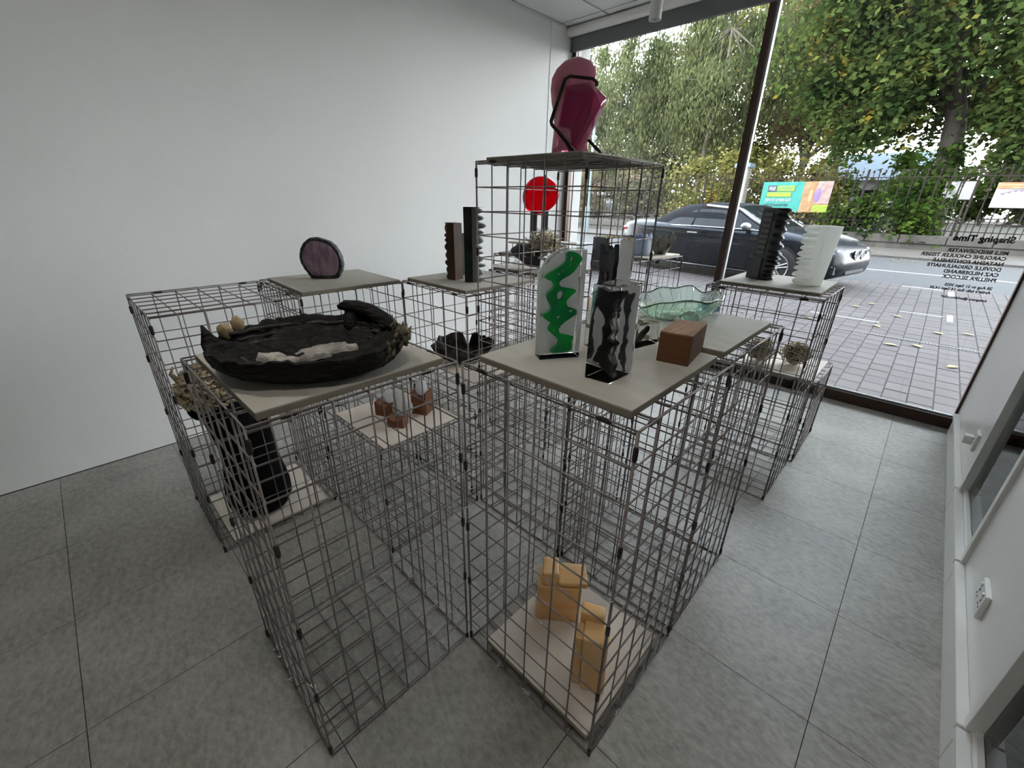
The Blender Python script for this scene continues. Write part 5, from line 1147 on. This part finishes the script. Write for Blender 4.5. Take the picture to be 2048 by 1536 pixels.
for (x, y, s, m_n, lab) in ((-4.9, 25.5, 0.75, 'slate_blue', 'dark gravestone just right of the teal banner'), (-4.1, 28.0, 1.15, 'stone_pale', 'tall pale gravestone behind the railings, right of the teal banner'), (-3.2, 27.0, 1.0, 'stone_pale', 'pale round-topped gravestone behind the railings, left of the ivy'), (-2.3, 29.0, 1.2, 'stone_pale', 'pale gravestone standing left of the big ivy-clad trunk')):
    t = thing('gravestone', lab, 'gravestone', (x, y, 0.355), radians(rr.uniform(-8, 8)))
    bm = bmesh.new(); pr2 = [(-0.3, 0), (0.3, 0), (0.3, 0.75)] + [(0.3 * cos(a_), 0.75 + 0.25 * sin(a_)) for a_ in (0.5, 1.05, 1.57, 2.1, 2.64)] + [(-0.3, 0.75)]
    loft(bm, [[(px * s, yy_, pz * s) for (px, pz) in pr2] for yy_ in (0.06, -0.06)]); bmesh.ops.recalc_face_normals(bm, faces=bm.faces[:]); finish(bm, 'slab', m_n, t); boxobj('plinth', m_n, -0.36 * s, 0.36 * s, -0.12, 0.12, 0, 0.1, t)
# pole outside at the far left
t = thing('lamp_post', 'thin pale teal lamp post across the road, seen through the tallest cage', 'post', (-11.83, 17.25, -0.03))
bm = bmesh.new(); tube(bm, [(0, 0, 0), (0, 0, 1.1), (0, 0, 1.12), (0, 0, 4.4)], 0.08, 12, radii=[0.11, 0.11, 0.065, 0.05]); finish(bm, 'pole', 'pole_teal', t, smooth=True, auto=40)
bm = bmesh.new(); tube(bm, [(0, 0, 4.4), (0, -0.3, 4.7), (0, -0.8, 4.75)], 0.035, 8); finish(bm, 'arm', 'pole_teal', t, smooth=True)
boxobj('lantern', 'pole_teal', -0.12, 0.12, -1.3, -0.8, 4.68, 4.78, t, bev=0.02)

# ================================================================= TREES
NPR = np.random.RandomState(4)
def leaves(name, centers, sig, n, size, m, parent, squash=1.0, seed=0, droop=0.0, aspect=0.6):
    R_ = np.random.RandomState(seed); C = np.array(centers); idx = R_.randint(0, len(C), n); c = C[idx, :3] + R_.normal(size=(n, 3)) * (C[idx, 3:4] * sig) * np.array([1, 1, squash])
    if droop: c[:, 2] -= np.abs(R_.normal(size=n)) * droop
    a = R_.normal(size=(n, 3)); a[:, 2] *= 0.5; a /= np.linalg.norm(a, axis=1)[:, None]; b = R_.normal(size=(n, 3)); b -= (a * b).sum(1)[:, None] * a; b /= np.linalg.norm(b, axis=1)[:, None]
    s = size * R_.uniform(0.6, 1.3, size=(n, 1)); a = a * s; b = b * s * aspect
    if droop: a = a * 0.4 + np.array([0, 0, -1]) * s * 0.8
    v = np.stack([c - a, c + b, c + a, c - b], 1).reshape(-1, 3)
    me = bpy.data.meshes.new(name); me.vertices.add(4 * n); me.vertices.foreach_set('co', v.ravel().astype('f')); me.loops.add(4 * n); me.loops.foreach_set('vertex_index', np.arange(4 * n, dtype='i')); me.polygons.add(n)
    me.polygons.foreach_set('loop_start', np.arange(0, 4 * n, 4, dtype='i')); me.polygons.foreach_set('loop_total', np.full(n, 4, 'i')); me.update(); me.validate(); me.materials.append(MATS[m])
    o = link(me, name, parent); o['kind'] = 'stuff'; return o
def tree(label, x, y, z, trunk, rt, crown, rc, n, size, m, bark='bark', seed=1, nc=60, droop=0.0, sig=0.5, name='tree', limbs=7, aspect=0.6, shell=0.5, low=None):
    t = thing(name, label, 'tree', (x, y, z)); rr = random.Random(seed); bm = bmesh.new(); tp_ = [Vector(p) for p in trunk]
    tube(bm, tp_, rt, 9, radii=[rt * (1.25 - 0.75 * i / (len(tp_) - 1)) for i in range(len(tp_))])
    cs = []; C = Vector(crown)
    for k in range(nc):
        while True:
            d = Vector((rr.uniform(-1, 1), rr.uniform(-1, 1), rr.uniform(-1, 1)))
            if shell < d.length < 1: break
        cs.append((C.x + d.x * rc[0], C.y + d.y * rc[1], C.z + d.z * rc[2], rr.uniform(0.5, 1.2)))
    if low: cs += low
    for k in range(limbs):
        e = cs[rr.randrange(len(cs))]; i0 = rr.randrange(len(tp_) // 2, len(tp_)); s0 = tp_[i0]; mid = (s0 + Vector(e[:3])) / 2 + Vector((rr.uniform(-.3, .3), rr.uniform(-.3, .3), rr.uniform(0, .5)))
        tube(bm, [s0, mid, Vector(e[:3])], rt * 0.4, 6, radii=[rt * 0.45, rt * 0.28, rt * 0.08])
    finish(bm, 'trunk', bark, t, smooth=True)
    leaves('foliage', cs, sig, n, size, m, t, seed=seed, droop=droop, aspect=aspect); return t
# big tree at right
chest = tree('huge broad-leaved green tree with an ivy-clad leaning trunk, at the right', -0.45, 22.6, 0.36, [(0, 0, 0), (-0.05, 0, 1.2), (-0.12, 0, 2.4), (-0.35, 0.1, 3.8), (-0.8, 0.2, 5.2), (-1.2, 0.3, 7)], 0.36, (-0.9, 0.3, 7.4), (5.4, 3.0, 4.0), 56000, 0.115, 'leaf_chestnut', seed=2, nc=120, sig=0.62, limbs=18, aspect=0.65,
     low=[(-3.6, -0.5, 3.6, 0.7), (-4.4, -0.5, 4.4, 0.7), (-2.9, -0.7, 3.0, 0.6), (-2.2, -0.8, 3.9, 0.6), (2.0, -0.6, 3.2, 0.8), (1.4, -0.7, 2.7, 0.6), (2.8, -0.6, 2.5, 0.7), (3.6, -0.5, 2.6, 0.7), (1.0, -0.8, 3.6, 0.5), (-4.9, -0.3, 5.4, 0.8)])
ivy = thing('ivy_bush', 'leafy ivy bush swallowing the railings at the foot of the big tree', 'bush', (-1.15, 20.7, 0.4)); 
leaves('foliage', [(-0.9, 0, 0.35, 0.5), (-0.4, 0, 0.7, 0.5), (0.1, 0, 0.4, 0.45), (0.4, 0, 0.6, 0.45), (0.6, 0.1, 0.3, 0.35), (0.2, 0.6, 1.3, 0.4), (-1.6, 0.3, 0.2, 0.4), (-1.9, 0.2, 0.4, 0.35), (0.6, 1.6, 1.8, 0.32), (0.6, 1.7, 2.5, 0.32), (0.6, 1.7, 0.9, 0.4), (-1.2, 0.2, 0.8, 0.3)], 0.75, 4200, 0.085, 'leaf_ivy', ivy, seed=5, aspect=0.8)
bm = bmesh.new()
for k in range(14): tube(bm, [(-1.4 + k * 0.2, 0.1, 0.0), (-1.3 + k * 0.2, 0.05, 0.5), (-1.1 + k * 0.17, 0.1, 1.0)], 0.012, 5)
finish(bm, 'stems', 'bark', ivy)
tree('slender birch-like tree with drooping grey-green leaves, leftmost', -14.9, 24.6, 0.36, [(0, 0, 0), (0.05, 0, 2), (-0.05, 0, 4), (-0.3, 0, 6.5), (-0.4, 0, 8.5)], 0.13, (-0.2, 0, 6.3), (2.6, 1.5, 3.9), 24000, 0.115, 'leaf_birch', 'bark_pale', seed=3, nc=50, droop=0.5, sig=0.42, limbs=14, aspect=0.4, shell=0.2)
tree('slender pale-trunked tree with drooping leaves, right of the leftmost one', -10.25, 25.0, 0.36, [(0, 0, 0), (0.02, 0, 2.2), (0.1, 0, 4.0), (0.5, 0, 6), (0.4, 0, 8.5)], 0.12, (0.3, 0, 7.4), (3.0, 1.5, 4.0), 26000, 0.115, 'leaf_birch', 'bark_pale', seed=4, nc=55, droop=0.5, sig=0.45, limbs=14, aspect=0.4, shell=0.2)
tree('brownish upright tree with many bare ascending branches, left of the big green tree', -6.3, 28.0, 0.36, [(0, 0, 0), (0.05, 0, 1.5), (0.1, 0, 3), (0.15, 0, 5), (0.3, 0, 8)], 0.2, (0.5, 0, 8.2), (3.0, 1.6, 5.0), 22000, 0.10, 'leaf_brown', 'bark_pale', seed=6, nc=70, sig=0.5, limbs=34, aspect=0.5, shell=0.05)
tree('yellow-green tree standing between the slender trees and the brown one', -11.0, 32.0, 0.36, [(0, 0, 0), (0, 0, 2), (0.1, 0, 4), (0, 0, 8)], 0.2, (0.4, 0, 8.5), (4.2, 2.0, 5.5), 24000, 0.14, 'leaf_yellow', seed=7, nc=80, sig=0.55, limbs=14, shell=0.2)
tree('tall grey-green tree far behind the leftmost slender tree', -24.5, 33.0, 0.36, [(0, 0, 0), (0, 0, 3), (0.1, 0, 5), (0, 0, 9)], 0.2, (0, 0, 6.5), (4.6, 2.0, 5.8), 22000, 0.14, 'leaf_back', seed=8, nc=80, sig=0.55, limbs=14, shell=0.2)
tree('pale green tree far behind, in the gap by the window corner', -31.5, 33.0, 0.36, [(0, 0, 0), (0, 0, 3), (0.1, 0, 5), (0, 0, 9)], 0.2, (0, 0, 6.0), (4.0, 2.0, 5.0), 10000, 0.15, 'leaf_back', seed=18, nc=70, sig=0.55, limbs=12, shell=0.2)
tree('dull green tree far behind the yellow-green tree', -17.0, 36.0, 0.36, [(0, 0, 0), (0, 0, 3), (0.1, 0, 5), (0, 0, 9)], 0.2, (0, 0, 6.8), (4.6, 2.0, 5.8), 22000, 0.15, 'leaf_back', seed=9, nc=70, sig=0.6, limbs=12, shell=0.2)
tree('green tree far behind the big tree at the right edge', 3.2, 33.0, 0.36, [(0, 0, 0), (0, 0, 3), (0.1, 0, 5), (0, 0, 8)], 0.25, (0, 0, 6.5), (5.0, 2.0, 5.0), 12000, 0.16, 'leaf_back', seed=10, nc=70, sig=0.6, limbs=12, shell=0.2)
tree('green tree far behind the brown upright tree', -6.5, 38.0, 0.36, [(0, 0, 0), (0, 0, 3), (0.1, 0, 5), (0, 0, 10)], 0.25, (0, 0, 9.2), (5.6, 2.0, 5.2), 20000, 0.17, 'leaf_yellow', seed=12, nc=80, sig=0.6, limbs=12, shell=0.2)
def bush(label, x, y, r, h, n, size, m, seed, nc=14):
    t = thing('bush', label, 'bush', (x, y, 0.36)); rr = random.Random(seed); cs = [(rr.uniform(-r, r), rr.uniform(-0.5, 0.5), rr.uniform(0.25, h), rr.uniform(0.5, 0.9)) for _ in range(nc)]
    leaves('foliage', cs, 0.55, n, size, m, t, seed=seed); bm = bmesh.new()
    for c in cs[:8]: tube(bm, [(c[0] * 0.3, 0, 0), (c[0] * 0.7, c[1] * 0.5, c[2] * 0.5), c[:3]], 0.03, 5, radii=[0.05, 0.03, 0.01])
    finish(bm, 'stems', 'bark', t)
bush('brown-pink twiggy bush behind the railings, seen through the tallest cage', -17.6, 23.5, 2.4, 2.7, 6500, 0.09, 'leaf_brown', 41, 20)
bush('yellow-green bush behind the railings, left of the gate pier', -8.6, 22.8, 1.5, 3.0, 5000, 0.10, 'leaf_yellow', 42, 18)
bush('yellow-green bush behind the railings, above the teal banner', -5.0, 24.0, 1.4, 2.5, 4500, 0.10, 'leaf_yellow', 43, 14)
bush('dark green bush behind the railings, far left behind the car', -12.6, 24.5, 2.0, 1.9, 4500, 0.10, 'leaf_back', 44, 14)
bush('dark green bush among the gravestones', -3.0, 31.0, 2.2, 2.3, 4500, 0.12, 'leaf_ivy', 45, 14)
bush('dark green hedge behind the notice board', 1.4, 38.0, 4.6, 3.6, 9000, 0.15, 'leaf_ivy', 46, 22)
bush('wide dark far thicket behind the gravestones', -4.0, 50.0, 10.0, 4.2, 16000, 0.2, 'leaf_ivy', 51, 60)
bush('wide dull far thicket behind the slender trees', -24.0, 50.0, 11.0, 5.0, 16000, 0.2, 'leaf_back', 52, 60)
bush('wide dark far thicket at the right edge', 9.0, 46.0, 7.0, 5.0, 12000, 0.2, 'leaf_ivy', 53, 50)
bush('far pale thicket at the window corner', -44.0, 48.0, 9.0, 6.0, 10000, 0.22, 'leaf_back', 54, 50)
bush('low pale green bush far left under the trees', -23.0, 28.0, 3.0, 2.6, 6000, 0.12, 'leaf_back', 47, 20)
bush('pale green bush at the far end of the railings', -29.5, 28.0, 3.0, 3.2, 6000, 0.12, 'leaf_back', 48, 20)
